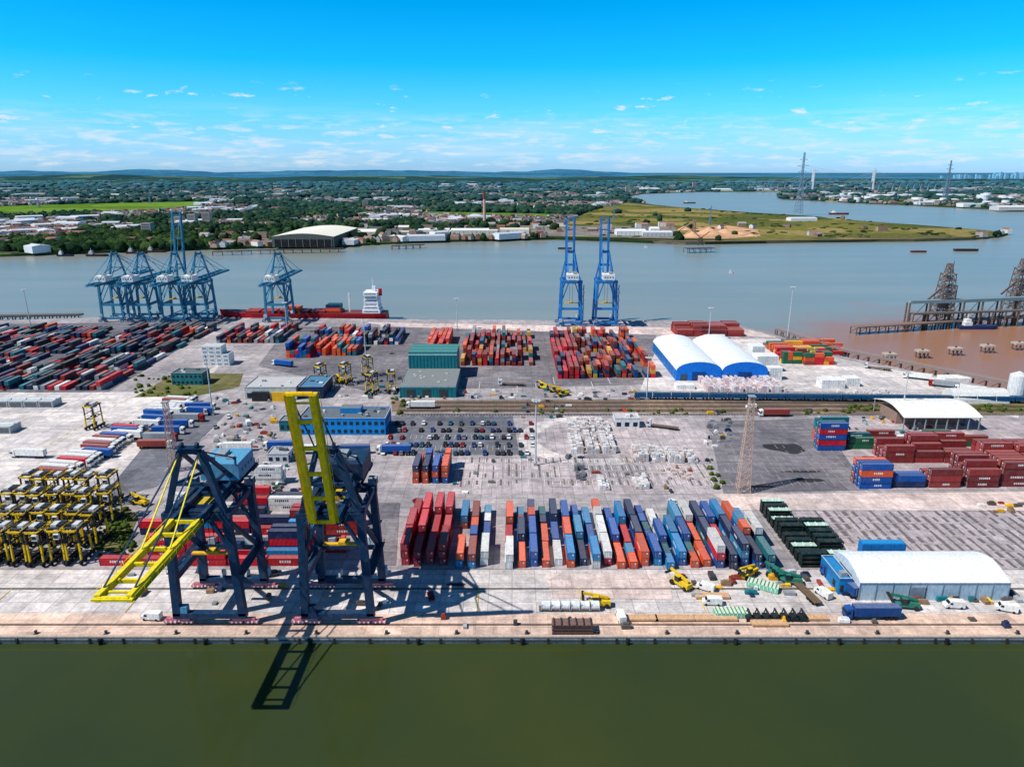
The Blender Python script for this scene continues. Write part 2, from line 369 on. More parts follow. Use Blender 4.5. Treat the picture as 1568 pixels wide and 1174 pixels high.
# ---------------------------------------------------------------- quay cranes
def sts(name,x,y,d,col,bcol,house,gauge=17.5,wd=18,zg=33,apex=51,bl=35,ang=0,back=20,th=1.7,bw=3.3,bt=1.0,low=None,near=False):
    mb=MB(); mb.T=Matrix.Translation((x,y,0))@Matrix.Rotation(0 if d>0 else math.pi,4,'Z')
    g=gauge/2; w=wd/2; dk=tuple(c*.75 for c in col); pk=low or C(206,120,132)
    for sy in(-1,1):
        mb.beam((-w-1,sy*g,3.2),(w+1,sy*g,3.2),th,1.6,col)
        mb.beam((-w,sy*g,zg),(w,sy*g,zg),th*.9,2.2,col)
        for sx in(-1,1):
            mb.box(sx*w,sy*g,1.5,6.4,.8,.7,pk)
            for o in(-2.2,2.2):
                mb.box(sx*w+o,sy*g,.75,3.6,1.0,.7,pk)
                for q in(-1.1,0,1.1): mb.cyl((sx*w+o+q,sy*g-.35,.5),(sx*w+o+q,sy*g+.35,.5),.42,C(50,40,42),8)
                for q in(-1.4,-.2,1.0): 
                    for s_ in(-1,1): mb.box(sx*w+o+q,sy*g+s_*.55,.8,.45,.1,.6,white)
            mb.beam((sx*w,sy*g,3.2),(sx*(w-1.2),sy*g,zg),th,th,col)
    for sx in(-1,1):
        X=sx*(w-.5)
        mb.beam((X,-g,14.5),(X,g,14.5),th*.8,2.0,col)
        mb.beam((X,-g,14.5),(X-sx*.7,g,zg-1),th*.5,th*.5,col)
        mb.beam((X-sx*.7,-g,zg),(X-sx*.7,g,zg),th*.8,1.6,col)
        mb.beam((X,g,14.5),(X-sx*.2,0,13.6),th*.3,th*.3,col)
    mb.beam((-w+.5,-g,14.5),(w-.5,-g,14.5),th*.8,1.8,col)
    for sx in(-1,1): mb.beam((sx*(w-.6),-g,20),(sx*2.5,-g,zg-.5),th*.45,th*.45,col); mb.beam((sx*(w-.6),g,22),(sx*3,g,zg-.5),th*.45,th*.45,col)
    hy=g+6.5
    for sx in(-1,1):
        mb.beam((sx*3.3,-g-back,zg+1.8),(sx*3.3,hy,zg+1.8),1.1,1.9,col)
        mb.beam((sx*4.6,-g-back,zg+1.2),(sx*4.6,hy,zg+1.2),.9,.15,dk)
        for q in range(int((back+gauge)/3)):
            yy=-g-back+q*3; mb.beam((sx*5,yy,zg+1.2),(sx*5,yy,zg+2.3),.08,.08,dk)
        mb.beam((sx*5,-g-back,zg+2.3),(sx*5,hy,zg+2.3),.1,.1,dk)
    for q in range(6):
        yy=-g-back+q*(back+2*g+6)/5; mb.beam((-3.3,yy,zg+1.8),(3.3,yy,zg+1.8),.7,1.2,col)
    hw_=11 if near else 9
    mb.box(0,-g-5,zg+2.8,hw_,12 if near else 11,5 if near else 4.4,house,tuple(min(.85,c*1.1) for c in house)); mb.box(1.5,-g-6,zg+7.8,3,4,1,GRY); mb.box(-2,-g-3,zg+7.8,2,2,.7,GRY)
    for q in range(4): mb.box(-hw_/2-.02,-g-9+q*2.4,zg+4.6,.06,1,.9,C(40,60,80)); 
    for q in range(4): mb.box(-3+q*2,-g-(11.02 if near else 10.52),zg+4.6,.9,.06,.9,C(40,60,80))
    if near:
        mb.box(0,-g-back+2.5,zg+.4,10,5,.25,dk); mb.box(-2,-g-back+2,zg+3,3,3,2.4,col,GRY); mb.box(2.4,-g-back+3,zg+3,2,2,1.6,GRY)
        mb.box(0,g-1,zg+1.4,14,3,.2,dk); mb.box(0,-g+1.5,zg+1.4,14,3,.2,dk)
        for sx in(-1,1):
            mb.box(sx*(w+.9),0,15.6,1.2,gauge,.15,dk); mb.box(sx*(w-1),-g,zg+1.4,2.4,2.4,2.0,col,GRY)
            for q in range(7): mb.beam((sx*(w+1.4),-g+q*gauge/6,15.7),(sx*(w+1.4),-g+q*gauge/6,16.8),.08,.08,dk)
            mb.beam((sx*(w+1.4),-g,16.8),(sx*(w+1.4),g,16.8),.08,.08,dk)
            mb.cyl((sx*w*.4-.3,-g-1.2,4.2),(sx*w*.4+.3,-g-1.2,4.2),1.6,C(190,190,190),14)
        mb.box(-w+2.5,-g,15.4,3.2,2.2,2.4,C(200,206,208)); mb.box(w-4,-g,15.4,2,1.6,1.8,C(160,166,170))
    ay=g-1
    for sx in(-1,1):
        mb.beam((sx*(w-1.2),g,zg),(sx*2.6,ay,apex),th*.75,th*.75,col)
        mb.beam((sx*2.6,ay,apex),(sx*3.3,-g-1,zg+2.5),th*.45,th*.45,col)
        mb.beam((sx*2.6,ay,apex),(sx*3.3,-g-back+2,zg+2.5),.35,.35,col)
        mb.beam((sx*5,g-.4,(zg+apex)/2),(sx*3.1,-g/2-1,(zg+apex)/2-2.4),th*.35,th*.35,col)
    mb.beam((-2.6,ay,apex),(2.6,ay,apex),1.3,1.3,col); mb.beam((-5,g-.4,(zg+apex)/2),(5,g-.4,(zg+apex)/2),.8,.8,col)
    mb.beam((-3.6,ay,apex+1),(3.6,ay,apex+1),2.4,.15,dk)
    for sx in(-1,1): mb.cyl((sx*2-.3,ay,apex+1.5),(sx*2+.3,ay,apex+1.5),.9,dk,10)
    ca,sa=math.cos(math.radians(ang)),math.sin(math.radians(ang))
    def B(t,xo,up=0): return (xo,hy+t*ca-up*sa,zg+1.8+t*sa+up*ca)
    wk=bw+bt*.5+.45
    for sx in(-1,1):
        mb.beam(B(0,sx*bw),B(bl,sx*bw),bt,1.7,bcol)
        mb.beam(B(0,sx*wk,-.4),B(bl,sx*wk,-.4),.6,.12,tuple(c*.8 for c in bcol))
        mb.beam(B(0,sx*(wk+.3),.8),B(bl,sx*(wk+.3),.8),.08,.08,bcol)
        for q in range(int(bl/3)): mb.beam(B(q*3,sx*(wk+.3),-.4),B(q*3,sx*(wk+.3),.8),.08,.08,bcol)
    nt_=5
    for q in range(nt_+1): mb.beam(B(q*bl/nt_,-bw),B(q*bl/nt_,bw),.7,.9,bcol)
    mb.beam(B(bl,-wk),B(bl,wk),1.4,.5,bcol); mb.beam(B(bl-2.5,-wk),B(bl-2.5,wk),.6,.4,bcol)
    for t in(.45,.92):
        if ang<20:
            for sx in(-1,1): mb.beam((sx*2.6,ay,apex),B(bl*t,sx*bw,1),.3,.3,bcol if t<.5 else col)
        else:
            for sx in(-1,1):
                e=Vector(B(bl*t,sx*bw,1)); a=Vector((sx*2.6,ay,apex)); md=(e+a)/2+Vector((0,-2,-2)); mb.beam(a,md,.3,.3,col); mb.beam(md,e,.3,.3,col)
    ty=-3 if ang>20 else 2
    mb.box(0,ty,zg+.2,6,5,1,C(200,170,50)); mb.box(2.6,ty+4,zg-3,2,2.4,2.4,WHT,C(190,190,190)); mb.box(2.6,ty+5.25,zg-2.4,1.7,.06,1.5,C(30,50,60))
    mb.box(0,ty,18,12,1.2,.5,YEL); mb.box(0,ty,18.5,3,2.4,.9,YEL)
    for a in(-1.2,1.2):
        for b_ in(-.9,.9): mb.beam((a,ty+b_,19),(a,ty+b_*2,zg),.1,.1,C(40,40,40))
    z=3.5;f=1
    while z<zg-3:
        mb.beam((w+1.2,-g-1.5*f,z),(w+.9,-g+1.5*f,z+3),.7,.12,dk); mb.box(w+1,-g+1.5*f,z+3,1.3,1.2,.1,dk); z+=3; f=-f
    mb.box(-w,-g-1.5,3.9,2.6,2,2.6,C(170,180,185)); mb.box(w-2,g,4,2,1.8,2,house)
    return mb.out(name)
NB=C(18,54,86); 
sts('quay_crane',-83,178.3,-1,NB,C(236,212,30),C(84,150,186),bl=34,ang=0,back=16,bt=1.1,th=2.0,near=True)
sts('quay_crane',-47.8,178.3,-1,NB,C(248,198,10),C(20,50,78),bl=38,ang=76,back=16,bw=2.5,bt=1.4,th=2.0,near=True)
TB=C(48,126,158)
for (x,ang,bl) in((-331,0,46),(-309,0,46),(-281,84,54),(-195,0,44)):
    sts('river_quay_crane',x,590,1,TB,TB,WHT,zg=32,apex=54,bl=bl,ang=ang,back=24,th=1.7,low=TB)
sts('river_quay_crane',-262,592,1,TB,TB,WHT,zg=32,apex=54,bl=44,ang=0,back=20,th=1.7,low=TB)
BB=C(30,122,190)
for x in(47.5,75.5): sts('river_quay_crane',x,572,1,BB,BB,WHT,zg=36,apex=58,bl=46,ang=86,back=12,th=1.7,wd=17,low=BB,bw=2.8)
# ---------------------------------------------------------------- straddle carriers
def straddle():
    mb=MB(); Y_=C(226,186,24); D_=C(34,38,44)
    for sx in(-1,1):
        mb.box(sx*2.1,0,.9,.6,9.2,.8,D_)
        for q in(-3.6,-1.3,1.3,3.6): mb.cyl((sx*2.1-.25,q,.65),(sx*2.1+.25,q,.65),.65,C(22,22,24),12)
        for sy in(-1,1):
            mb.beam((sx*2.1,sy*3.3,1.7),(sx*2.1,sy*3.1,7.5),.45,.6,Y_); mb.beam((sx*2.1,sy*3.1,7.5),(sx*2.1,sy*2.9,11.4),.4,.5,D_)
        mb.box(sx*2.1,0,11.4,.4,7.6,.6,D_,D_ if sx>0 else Y_); mb.beam((sx*2.1,-3.1,8),(sx*2.1,3.1,8),.2,.3,D_)
        mb.beam((sx*2.5,-4,12.8),(sx*2.5,4,12.8),.08,.08,Y_)
    for sy in(-1,1):
        mb.box(0,sy*3.5,11.5,4.6,.4,.6,Y_); mb.cyl((-1.6,sy*2.4,12.4),(1.6,sy*2.4,12.4),.4,D_,10)
    mb.box(.8,0,12.1,1.8,3.0,1.0,C(206,208,206)); mb.box(-1.2,0,12.1,1.4,2.4,.8,D_)
    mb.box(-1.2,3.4,9.4,1.6,1.7,1.8,C(230,230,225)); mb.box(-1.2,4.28,9.8,1.4,.06,1.2,C(30,40,50))
    for s_ in(-1,1): mb.box(s_*1.0,0,5.6,.25,8,.35,D_); mb.box(0,s_*3.9,5.6,2.2,.3,.35,D_)
    mb.box(0,0,5.9,2.0,1.6,.6,D_)
    for a in(-1,1):
        for b in(-2.4,2.4): mb.beam((a,b,6),(a,b,11.6),.08,.08,D_)
    return mb.mesh('straddle_carrier',PAINT)
sm=straddle()
for j,(D,n,xs) in enumerate(((203,7,-173),(216,7,-174),(230,7,-178),(244,6,-180))):
    for i in range(n): place('straddle_carrier',sm,xs+i*5.7+U(-.5,.5),D+U(-1.4,1.4),.1,(math.pi if R()<.5 else 0)+U(-.05,.05))
for u,v in((146,655),(600,600),(570,602)): 
    x,y=S(u,v); place('straddle_carrier',sm,x,y,.1,U(-.3,.3))
for x,y in((-112,400),(-98,402),(-88,418)): place('straddle_carrier',sm,x,y,.1,U(0,3))
# ---------------------------------------------------------------- vehicles
def carmesh(col):
    mb=MB(); gl=C(24,30,36)
    pr=[(-2.15,.35),(-2.2,.75),(-1.9,.95),(-1.0,1.0),(1.5,.98),(2.1,.85),(2.2,.5),(2.1,.32)]
    mb.prof([(a,b) for a,b in pr],-.88,.88,col)
    vs=[]
    for x_,z_,ya,yb in((.8,.97,-1.9,1.15),(.66,1.46,-1.45,.45)):
        vs+=[(-x_,ya,z_),(x_,ya,z_),(x_,yb,z_),(-x_,yb,z_)]
    mb.add(vs,[(4,5,6,7),(0,1,5,4),(1,2,6,5),(2,3,7,6),(3,0,4,7)],[col,gl,gl,gl,gl])
    for sx in(-1,1):
        for y in(-1.35,1.35): mb.cyl((sx*.7,y,.33),(sx*.92,y,.33),.33,C(20,20,20),10)
        mb.box(sx*.6,2.18,.6,.35,.06,.16,white); mb.box(sx*.62,-2.2,.65,.3,.06,.16,C(160,20,20))
    return mb.mesh('car',CLEAN)
cars=[carmesh(c) for c in(C(220,220,222),C(30,32,36),C(120,124,130),C(150,20,26),C(24,60,120),C(40,44,50),C(20,90,120),C(60,64,70))]
for r in range(5):
    for i in range(26):
        if R()<.62: place('parked_car',random.choice(cars),-57+i*2.65+U(-.15,.15),293+r*9.6+U(-.3,.3),.2,(0 if R()<.5 else math.pi)+U(-.04,.04))
for u,v in((330,655),(350,640),(900,612),(1240,630),(1030,770),(640,770),(420,880),(660,915),(1350,640),(870,700),(1050,700)):
    x,y=S(u,v); place('parked_car',random.choice(cars),x,y,.2,U(0,6))
def truck(cab,box,L=13):
    mb=MB(); gl=C(24,30,36); dk=C(36,36,38)
    mb.prof([(6.2,.6),(6.2,2.0),(5.9,3.3),(4.3,3.6),(4.2,.6)],-1.22,1.22,cab)
    mb.box(0,6.16,1.9,2.1,.12,1.0,gl); 
    for sx in(-1,1): mb.box(sx*1.22,5.4,1.9,.06,.9,.8,gl); mb.beam((sx*1.3,6.2,2),(sx*1.5,6.2,2.8),.1,.2,dk)
    mb.box(0,0,.7,1.0,12.4,.3,dk)
    if box: 
        mb.box(0,4.0-L/2-.2,1.15,2.5,L-.2,2.75,box,tuple(.8*c+.1 for c in box)); 
        for q in(-.5,.5): mb.box(q,4.0-L-.14,1.3,.06,.06,2.3,GRY)
    else: mb.box(0,4.0-L/2-.2,1.0,2.5,L-.2,.25,C(110,90,70))
    for y in(5.2,3.2,-5.2,-6.5,-7.8):
        for sx in(-1,1): mb.cyl((sx*.85,y,.5),(sx*1.2,y,.5),.5,C(20,20,20),10)
    mb.beam((0,-2,.8),(0,-9,.8),1.0,.25,dk)
    return mb.mesh('truck',CLEAN)
trucks=[truck(C(220,220,220),RED),truck(WHT,WHT),truck(C(30,80,150),C(20,70,130)),truck(C(170,30,30),GRY),truck(WHT,BLU),truck(C(200,200,205),None),truck(C(220,220,220),TEA),truck(WHT,BRN)]
for i in range(28):
    if R()<.94: place('lorry',random.choice([trucks[0],trucks[1],trucks[1],trucks[1],trucks[4],trucks[5],trucks[5],trucks[7]]),-186+i*.35+U(-1,1.5),268+i*3.7,.2,-math.pi/2-.15+(math.pi if R()<.2 else 0))
for i in range(7): place('lorry',random.choice(trucks),-160+U(-2,2),300+i*9,.2,-math.pi/2+U(-.1,.1))
for u,v,r,k in((1325,946,math.pi/2,2),(300,634,1.5,4),(355,690,1.6,1),(425,688,1.6,4),(535,694,1.6,2),(598,694,1.6,4),(470,694,1.6,1),(1090,520,1.5,1),(1400,580,1.1,1),(1440,592,1.1,3),(1340,565,1.0,5),(1480,600,1.1,1),
    (640,625,1.57,1),(1010,655,1.2,5),(780,590,1.5,5),(430,560,1.2,4),(225,665,.4,5),(40,700,1.5,1),(560,640,1.5,0),(1180,637,1.57,7),(1280,893,.25,2),(1225,902,.2,5)):
    x,y=S(u,v); place('lorry',trucks[k],x,y,.2,r)
van=MB(); van.prof([(-2.7,.4),(-2.7,2.3),(1.4,2.35),(2.0,1.5),(2.7,1.25),(2.75,.4)],-.98,.98,WHT)
van.add([(-.9,1.43,2.3),(.9,1.43,2.3),(.9,2.02,1.52),(-.9,2.02,1.52)],[(0,1,2,3)],C(24,30,36))
for sx in(-1,1):
    van.box(sx*.99,1.2,1.35,.04,.8,.6,C(24,30,36))
    for y in(-1.7,1.8): van.cyl((sx*.75,y,.36),(sx*1.0,y,.36),.36,C(20,20,20),10)
vm=van.mesh('van',CLEAN)
for u,v,r in((233,948,1.5),(950,948,.1),(1080,903,1),(1260,912,.4),(560,890,1.5),(380,650,.5),(1150,625,1.6),(1460,930,1.5),(1540,935,1.2),(1090,925,1.5)):
    x,y=S(u,v); place('parked_van',vm,x,y,.2,r)
def reach(col):
    mb=MB(); dk=C(34,34,36)
    mb.prof([(-3.6,.7),(-3.6,2.1),(-1,2.1),(1,1.6),(3.2,1.4),(3.2,.7)],-1.2,1.2,col)
    mb.beam((0,-3,2.7),(0,4.2,3.9),.6,.7,col); mb.box(0,4.3,2.9,4.4,.8,.4,dk); mb.beam((0,4.3,3.9),(0,4.3,3.2),.5,.5,dk)
    mb.box(-.8,.6,1.8,1.2,1.6,1.6,C(30,40,50),col); mb.beam((.7,1.5,1.6),(.3,1,3.2),.25,.25,GRY)
    for sx in(-1,1):
        mb.cyl((sx*1.0,2.3,.75),(sx*1.7,2.3,.75),.75,C(20,20,20),12); mb.cyl((sx*1.0,-2.6,.65),(sx*1.5,-2.6,.65),.65,C(20,20,20),12)
    return mb.mesh('reach_stacker',PAINT)
rs=[reach(C(224,186,30)),reach(C(40,120,100)),reach(C(200,60,40))]
for u,v,r,k in((915,927,1.5,0),(1042,897,.6,0),(1190,885,.8,1),(1145,882,2.2,0),(1208,893,1.4,1),(850,600,1.4,0),(832,595,.7,0),(862,606,2,0),(1385,930,1.4,1),(215,772,1.2,0),(520,585,.6,0),(485,592,1.6,0),(960,640,.5,2)):
    x,y=S(u,v); place('reach_stacker',rs[k],x,y,.2,r)
# ---------------------------------------------------------------- quay-side cargo
mb=MB(); x,y=S(872,933)
for i in range(6):
    mb.cyl((x-8+i*2.8,y,1.6),(x-5.6+i*2.8,y,1.6),1.25,C(222,226,226),14)
    for q in(0,2.4): 
        for s_ in(-1,1): mb.beam((x-8+i*2.8+q,y+s_*1.2,.6),(x-8+i*2.8+q,y+s_*1.2,2.9),.12,.12,C(200,204,206))
mb.box(x-.2,y,.3,17,2.2,.35,C(90,90,92)); mb.out('tank_container_row',CLEAN)
mb=MB(); x,y=S(876,966)
for k in range(3):
    mb.box(x,y,k*1.1+.1,11,3.2,.75,C(92,66,64),C(120,96,88))
    for q in range(-5,6,2): mb.box(x+q,y,k*1.1+.85,.3,3.1,.35,C(60,54,50))
mb.out('steel_slab_stack')
for u,L,v in((985,8,948),(1033,11,948),(1095,12,948),(1178,10,956),(1250,6,947),(1090,10,914)):
    mb=MB(); x,y=S(u,v); mb.box(x,y,.35,L,2.4,.5,C(206,160,116)); 
    for q in range(int(L/1.5)): mb.box(x-L/2+.5+q*1.5,y,.05,.2,2.2,.3,C(90,70,54))
    for q in range(4): mb.box(x,y-.9+q*.6,.85,L-.3,.5,.12,C(216,176,136))
    mb.out('timber_stack')
mb=MB(); x,y=S(1190,948)
for i in range(7):
    X=x-8+i*2.5
    for s_ in(-1.2,1.2):
        mb.beam((X-.9,y+s_,0.1),(X,y+s_,2.6),.25,.25,C(34,44,44)); mb.beam((X+.9,y+s_,.1),(X,y+s_,2.6),.25,.25,C(34,44,44))
    mb.beam((X,y-1.5,2.6),(X,y+1.5,2.6),.4,.4,C(34,44,44)); mb.box(X,y,.6,2.0,2.6,.8,C(34,44,44))
mb.out('steel_trestle_row')
for u,v,r in((1168,900,-.5),(1118,942,0)):
    mb=MB(); x,y=S(u,v); mb.T=Matrix.Translation((x,y,0))@Matrix.Rotation(r,4,'Z')
    mb.box(0,0,.2,9,3,1.6,C(120,190,160),C(206,226,200))
    for q in range(8): mb.box(-4+q*1.1,0,1.8,.25,3.05,.2,C(90,140,110)); mb.box(-4+q*1.1,-1.52,.3,.2,.06,1.4,C(220,230,220))
    mb.out('covered_cargo_crate')
def bags(x0,x1,y0,y1,h,name,dens=.85,cols=(C(226,224,222),C(212,210,208),C(204,190,184))):
    mb=MB(); x=x0; i=0
    while x<x1:
        y=y0; ph=int(U(0,3)); hcol=random.randint(max(1,h-1),h)
        while y<y1:
            if R()<dens:
                n=hcol if R()<.8 else random.randint(1,h); c=vary(random.choice(cols),.1)
                for k in range(n): mb.box(x+U(-.07,.07),y+U(-.07,.07),k*1.15+.2,1.3,1.25,1.05,c,vary(c,.08))
            y+=1.4 if (int(y/7)+ph)%3 else 2.2
        i+=1; x+=1.42 if i%4 else 3.0
    mb.out(name,CLEAN)
def pb(u0,u1,v0,v1,h,name='bagged_cargo_pallets',**k):
    xa,ya=S(u0,v1); xb,_=S(u1,v1); _,yb=S(u0,v0); bags(xa,xb,ya,yb,h,name,**k)
pb(876,942,668,694,3,dens=.95); pb(872,935,650,660,2,dens=.8); pb(885,925,640,645,1,dens=.7); pb(975,1030,690,706,3,dens=.95); pb(1030,1070,694,708,3,dens=.9); pb(1020,1080,716,735,1,dens=.18,cols=(C(210,190,184),)); pb(1085,1205,577,600,3,dens=.97,cols=(C(226,222,222),C(214,190,190)))
pb(920,935,735,750,2,dens=.9); pb(975,992,732,748,2,dens=.9); pb(885,900,715,735,2,dens=.5,cols=(C(120,120,124),)); pb(1300,1380,600,612,2,dens=.4)
# ---------------------------------------------------------------- generic cargo pieces
mb=MB()
for (u0,u1,v0,v1,n) in((600,1000,598,612,60),(450,620,575,610,60),(330,420,610,690,60),(1250,1500,640,665,40),(1040,1320,880,915,34),(690,1090,700,756,14),(1080,1120,630,690,20),(400,460,690,760,40),(800,880,600,640,16),(1400,1560,905,925,24),(600,1560,940,962,14),(180,600,880,930,16),(0,60,560,600,10),(1490,1568,770,785,10)):
    for i in range(n):
        x,y=S(U(u0,u1),U(v0,v1)); c=vary(random.choice([WHT,GRY,GRY,BRN,NAV,C(150,120,90),C(90,84,80),C(60,60,64),C(110,106,104),WHT,GRY,YEL,TEA]),.2)
        a=random.choice([0,0,1.57])+U(-.12,.12); L_,w_,h_=U(1,3.6),U(.8,1.6),U(.4,1.4)
        mb.box(x,y,.15,L_,w_,h_,c,vary(c,.2),rz=a)
        if R()<.5: mb.box(x,y,.15+h_,L_*.6,w_*.6,h_*.4,vary(c,.3),rz=a)
mb.out('loose_cargo')
# ---------------------------------------------------------------- buildings
def windows(mb,x0,x1,y,z0,n,w,h,col=C(30,44,54)):
    for i in range(n):
        X=x0+(x1-x0)*(i+.5)/n; mb.box(X,y-.03,z0,w,.06,h,col)
def roofstuff(mb,x0,x1,y0,y1,z,n):
    for i in range(n): mb.box(U(x0,x1),U(y0,y1),z,U(.8,2.2),U(.8,1.8),U(.5,1.3),random.choice([GRY,WHT,C(90,94,98)]))
def flatb(name,x0,x1,y0,y1,h,wall,roof,storeys=1,nw=8,win=True,mat=None,rs_=4):
    mb=MB(); cx,cy=(x0+x1)/2,(y0+y1)/2
    mb.box(cx,cy,0,x1-x0,y1-y0,h,wall,roof)
    for a in(-1,1): mb.box(cx,cy+a*(y1-y0)/2,h,x1-x0+.3,.3,.5,wall,C(190,190,188)); mb.box(cx+a*(x1-x0)/2,cy,h,.3,y1-y0-.34,.5,wall,C(190,190,188))
    if win:
        for s_ in range(storeys):
            windows(mb,x0,x1,y0,1.0+s_*h/storeys,nw,(x1-x0)/nw*.55,h/storeys*.42)
            for i in range(max(2,nw//2)):
                Y=y0+(y1-y0)*(i+.5)/max(2,nw//2)
                for X in(x0-.03,x1+.03): mb.box(X,Y,1+s_*h/storeys,.06,1.6,h/storeys*.42,C(30,44,54))
    roofstuff(mb,x0+2,x1-2,y0+1.5,y1-1.5,h,rs_)
    return mb.out(name,mat or CLEAN)
TW=C(22,116,124)
mb=MB(); mb.box(-46.5,393.5,0,31,37,6.5,TW,C(132,136,136)); mb.box(-47.5,423,0,29,22,16.5,TW,C(84,146,142))
for i in range(15): mb.box(-61.4+i*2,374.96,.4,.15,.08,6,C(20,86,92))
for i in range(14): mb.box(-61+i*2.05,411.9,6.6,.15,.1,9.8,C(20,86,92))
for i in range(3): mb.box(-56+i*9,374.93,.1,4.5,.1,4.6,C(60,66,70))
for i in range(6): mb.box(-47.5,413+i*4,16.5,28.6,.25,.2,C(50,110,108))
mb.box(-47.5,411.86,14.6,29.1,.16,1.0,C(150,190,186)); mb.box(-46.5,374.92,5.8,31.1,.14,.6,C(140,170,168))
for i in range(10): mb.box(U(-60,-33),U(378,408),6.5,1.6,2.4,.25,C(170,176,176))
mb.out('teal_warehouse',CLEAN)
flatb('blue_office_building',-101,-60,317,334,8,C(12,134,206),C(104,112,118),2,14,rs_=12)
mb=MB(); mb.box(-78,328,8.1,10,6,2.6,C(30,130,190),C(118,124,128)); mb.out('rooftop_plant_room',CLEAN)
flatb('teal_office_building',-199,-181,399,410,7,C(34,120,124),C(96,104,104),2,7)
flatb('grey_store_building',-146,-118,371,392,7,C(200,200,196),C(192,190,186),1,6)
flatb('workshop_building',-117,-104,373,396,6.5,NAV,C(80,130,160),1,3)
mb=MB(); mb.box(-126,369.5,0,9,2.4,5,YEL,C(180,160,80)); mb.box(-137,369.5,0,9,2.4,5,C(40,42,44)); mb.out('site_cabin_stack',CLEAN)
flatb('gatehouse_building',50,62,326,334,5,C(226,226,222),C(200,190,186),1,3,rs_=2)
x,y=S(332,560); mb=MB()
for i in range(4):
    for k in range(5 if i<3 else 3): mb.box(x-7+i*4.3,y+5,k*2.6,4.1,9,2.5,vary(WHT,.05),C(200,200,198)); mb.box(x-7+i*4.3,y+.47,k*2.6+.6,2.6,.06,1.2,C(150,156,160))
mb.out('white_reefer_stack',CLEAN)
flatb('quay_office',-105,-96,283,291,4,C(200,204,206),C(170,172,172),1,3)
flatb('teal_cabin',-112,-103,322,330,5,TEA,C(130,134,134),1,3)
for u0,u1,v in((-80,98,624),(-60,40,664)):
    xa,y=S(u0,v); xb,_=S(u1,v); mb=MB()
    for i in range(int((xb-xa)/8)):
        X=xa+i*8
        mb.box(X+4,y+4,0,7.6,8,3.6,C(160,166,166),C(186,194,194)); mb.box(X+4,y-.04,.6,6,.06,2.4,C(96,100,104)); mb.box(X+4,y+4,3.6,7.0,1,.5,WHT)
    mb.out('loading_shed',CLEAN)
for k in range(2):
    x0=98+k*27.4; mb=MB(); w=27; nseg=14; e=6.5
    arc=[(x0+w/2-math.cos(math.pi*i/nseg)*w/2, e+5.2*math.sin(math.pi*i/nseg)) for i in range(nseg+1)]
    mb.profy([(x0+w,0),(x0,0)]+arc,408,482,[C(18,110,190)]+[C(18,110,190)]+[C(236,240,242)]*nseg+[C(18,110,190)],C(10,120,220))
    mb.box(x0+w/2,407.9,.1,8,.16,5.4,C(12,70,130)); mb.box(x0+w/2-9,407.9,.1,4,.16,4,C(60,80,100))
    for i in range(10): mb.profy([(a,b+.08) for a,b in arc]+[(a,b-.1) for a,b in arc[::-1]],411+i*7.4,411.25+i*7.4,C(214,218,222))
    for i in range(9): mb.box(x0-.05,412+i*8,1,.1,.3,5,C(14,84,150))
    mb.out('barrel_roof_warehouse',CLEAN)
mb=MB(); 
prof=[(181,0),(181,5.8),(183.5,6.9),(187,7.9),(190,8.3),(193,7.9),(196.5,6.9),(199,5.8),(199,0)]
wr=C(238,240,242); wl=C(166,190,204)
mb.prof(prof,101,144.5,[wl]+[wr]*6+[wl,wl],C(196,206,212))
for i in range(10):
    X=101+i*43.5/9; mb.box(X,180.92,0,.25,.16,5.8,C(120,142,158))
    mb.prof([(a,b+.07) for a,b in prof[1:-1]]+[(a,b-.1) for a,b in prof[1:-1][::-1]],X-.1,X+.1,C(216,220,224))
mb.box(122.7,180.9,5.5,43.5,.1,.35,C(120,142,158))
mb.box(100.9,190,.1,.2,8,5,C(60,80,96)); mb.box(118,180.9,.1,5,.12,4.2,C(120,136,150))
mb.out('white_quay_warehouse',CLEAN)
flatb('blue_cabin',96.5,100,184,197,5,C(16,118,176),C(40,130,184),1,2,rs_=1)
mb=MB(); mb.box(120,206,0,14,3,5,C(24,120,190)); mb.box(120,206,5,13,2.6,.3,C(40,140,200)); mb.out('blue_storage_unit',CLEAN)
mb=MB(); x0,x1,y0,y1=188,226,322,352
arc=[(y0+(y1-y0)*i/10, 7+2.8*math.sin(math.pi*i/10)) for i in range(11)]
mb.prof(arc+[(a,b-.3) for a,b in arc[::-1]],x0,x1,C(240,236,228))
for i in range(8):
    for Y in(y0+.5,y1-.5): mb.beam((x0+.6+i*5.2,Y,0),(x0+.6+i*5.2,Y,6.9),.4,.4,GRY)
    mb.prof([(a,b+.08) for a,b in arc]+[(a,b+.01) for a,b in arc[::-1]],x0+.5+i*5.2,x0+.7+i*5.2,C(210,206,200))
mb.box(207,340,0,34,16,5.5,C(150,124,110)); mb.out('fabric_canopy',CLEAN)
mb=MB()
arc=[(370-6*math.cos(math.pi*i/10),7*math.sin(math.pi*i/10)) for i in range(11)]
mb.prof(arc,238,268,C(216,216,210)); mb.out('quonset_shed',CLEAN)
for x in(276,286): 
    mb=MB(); mb.cyl((x,372,0),(x,372,14),4.3,C(222,222,220),18); mb.cyl((x,372,14),(x,372,16),4.3,C(206,206,204),18,.5); mb.out('storage_silo',CLEAN)
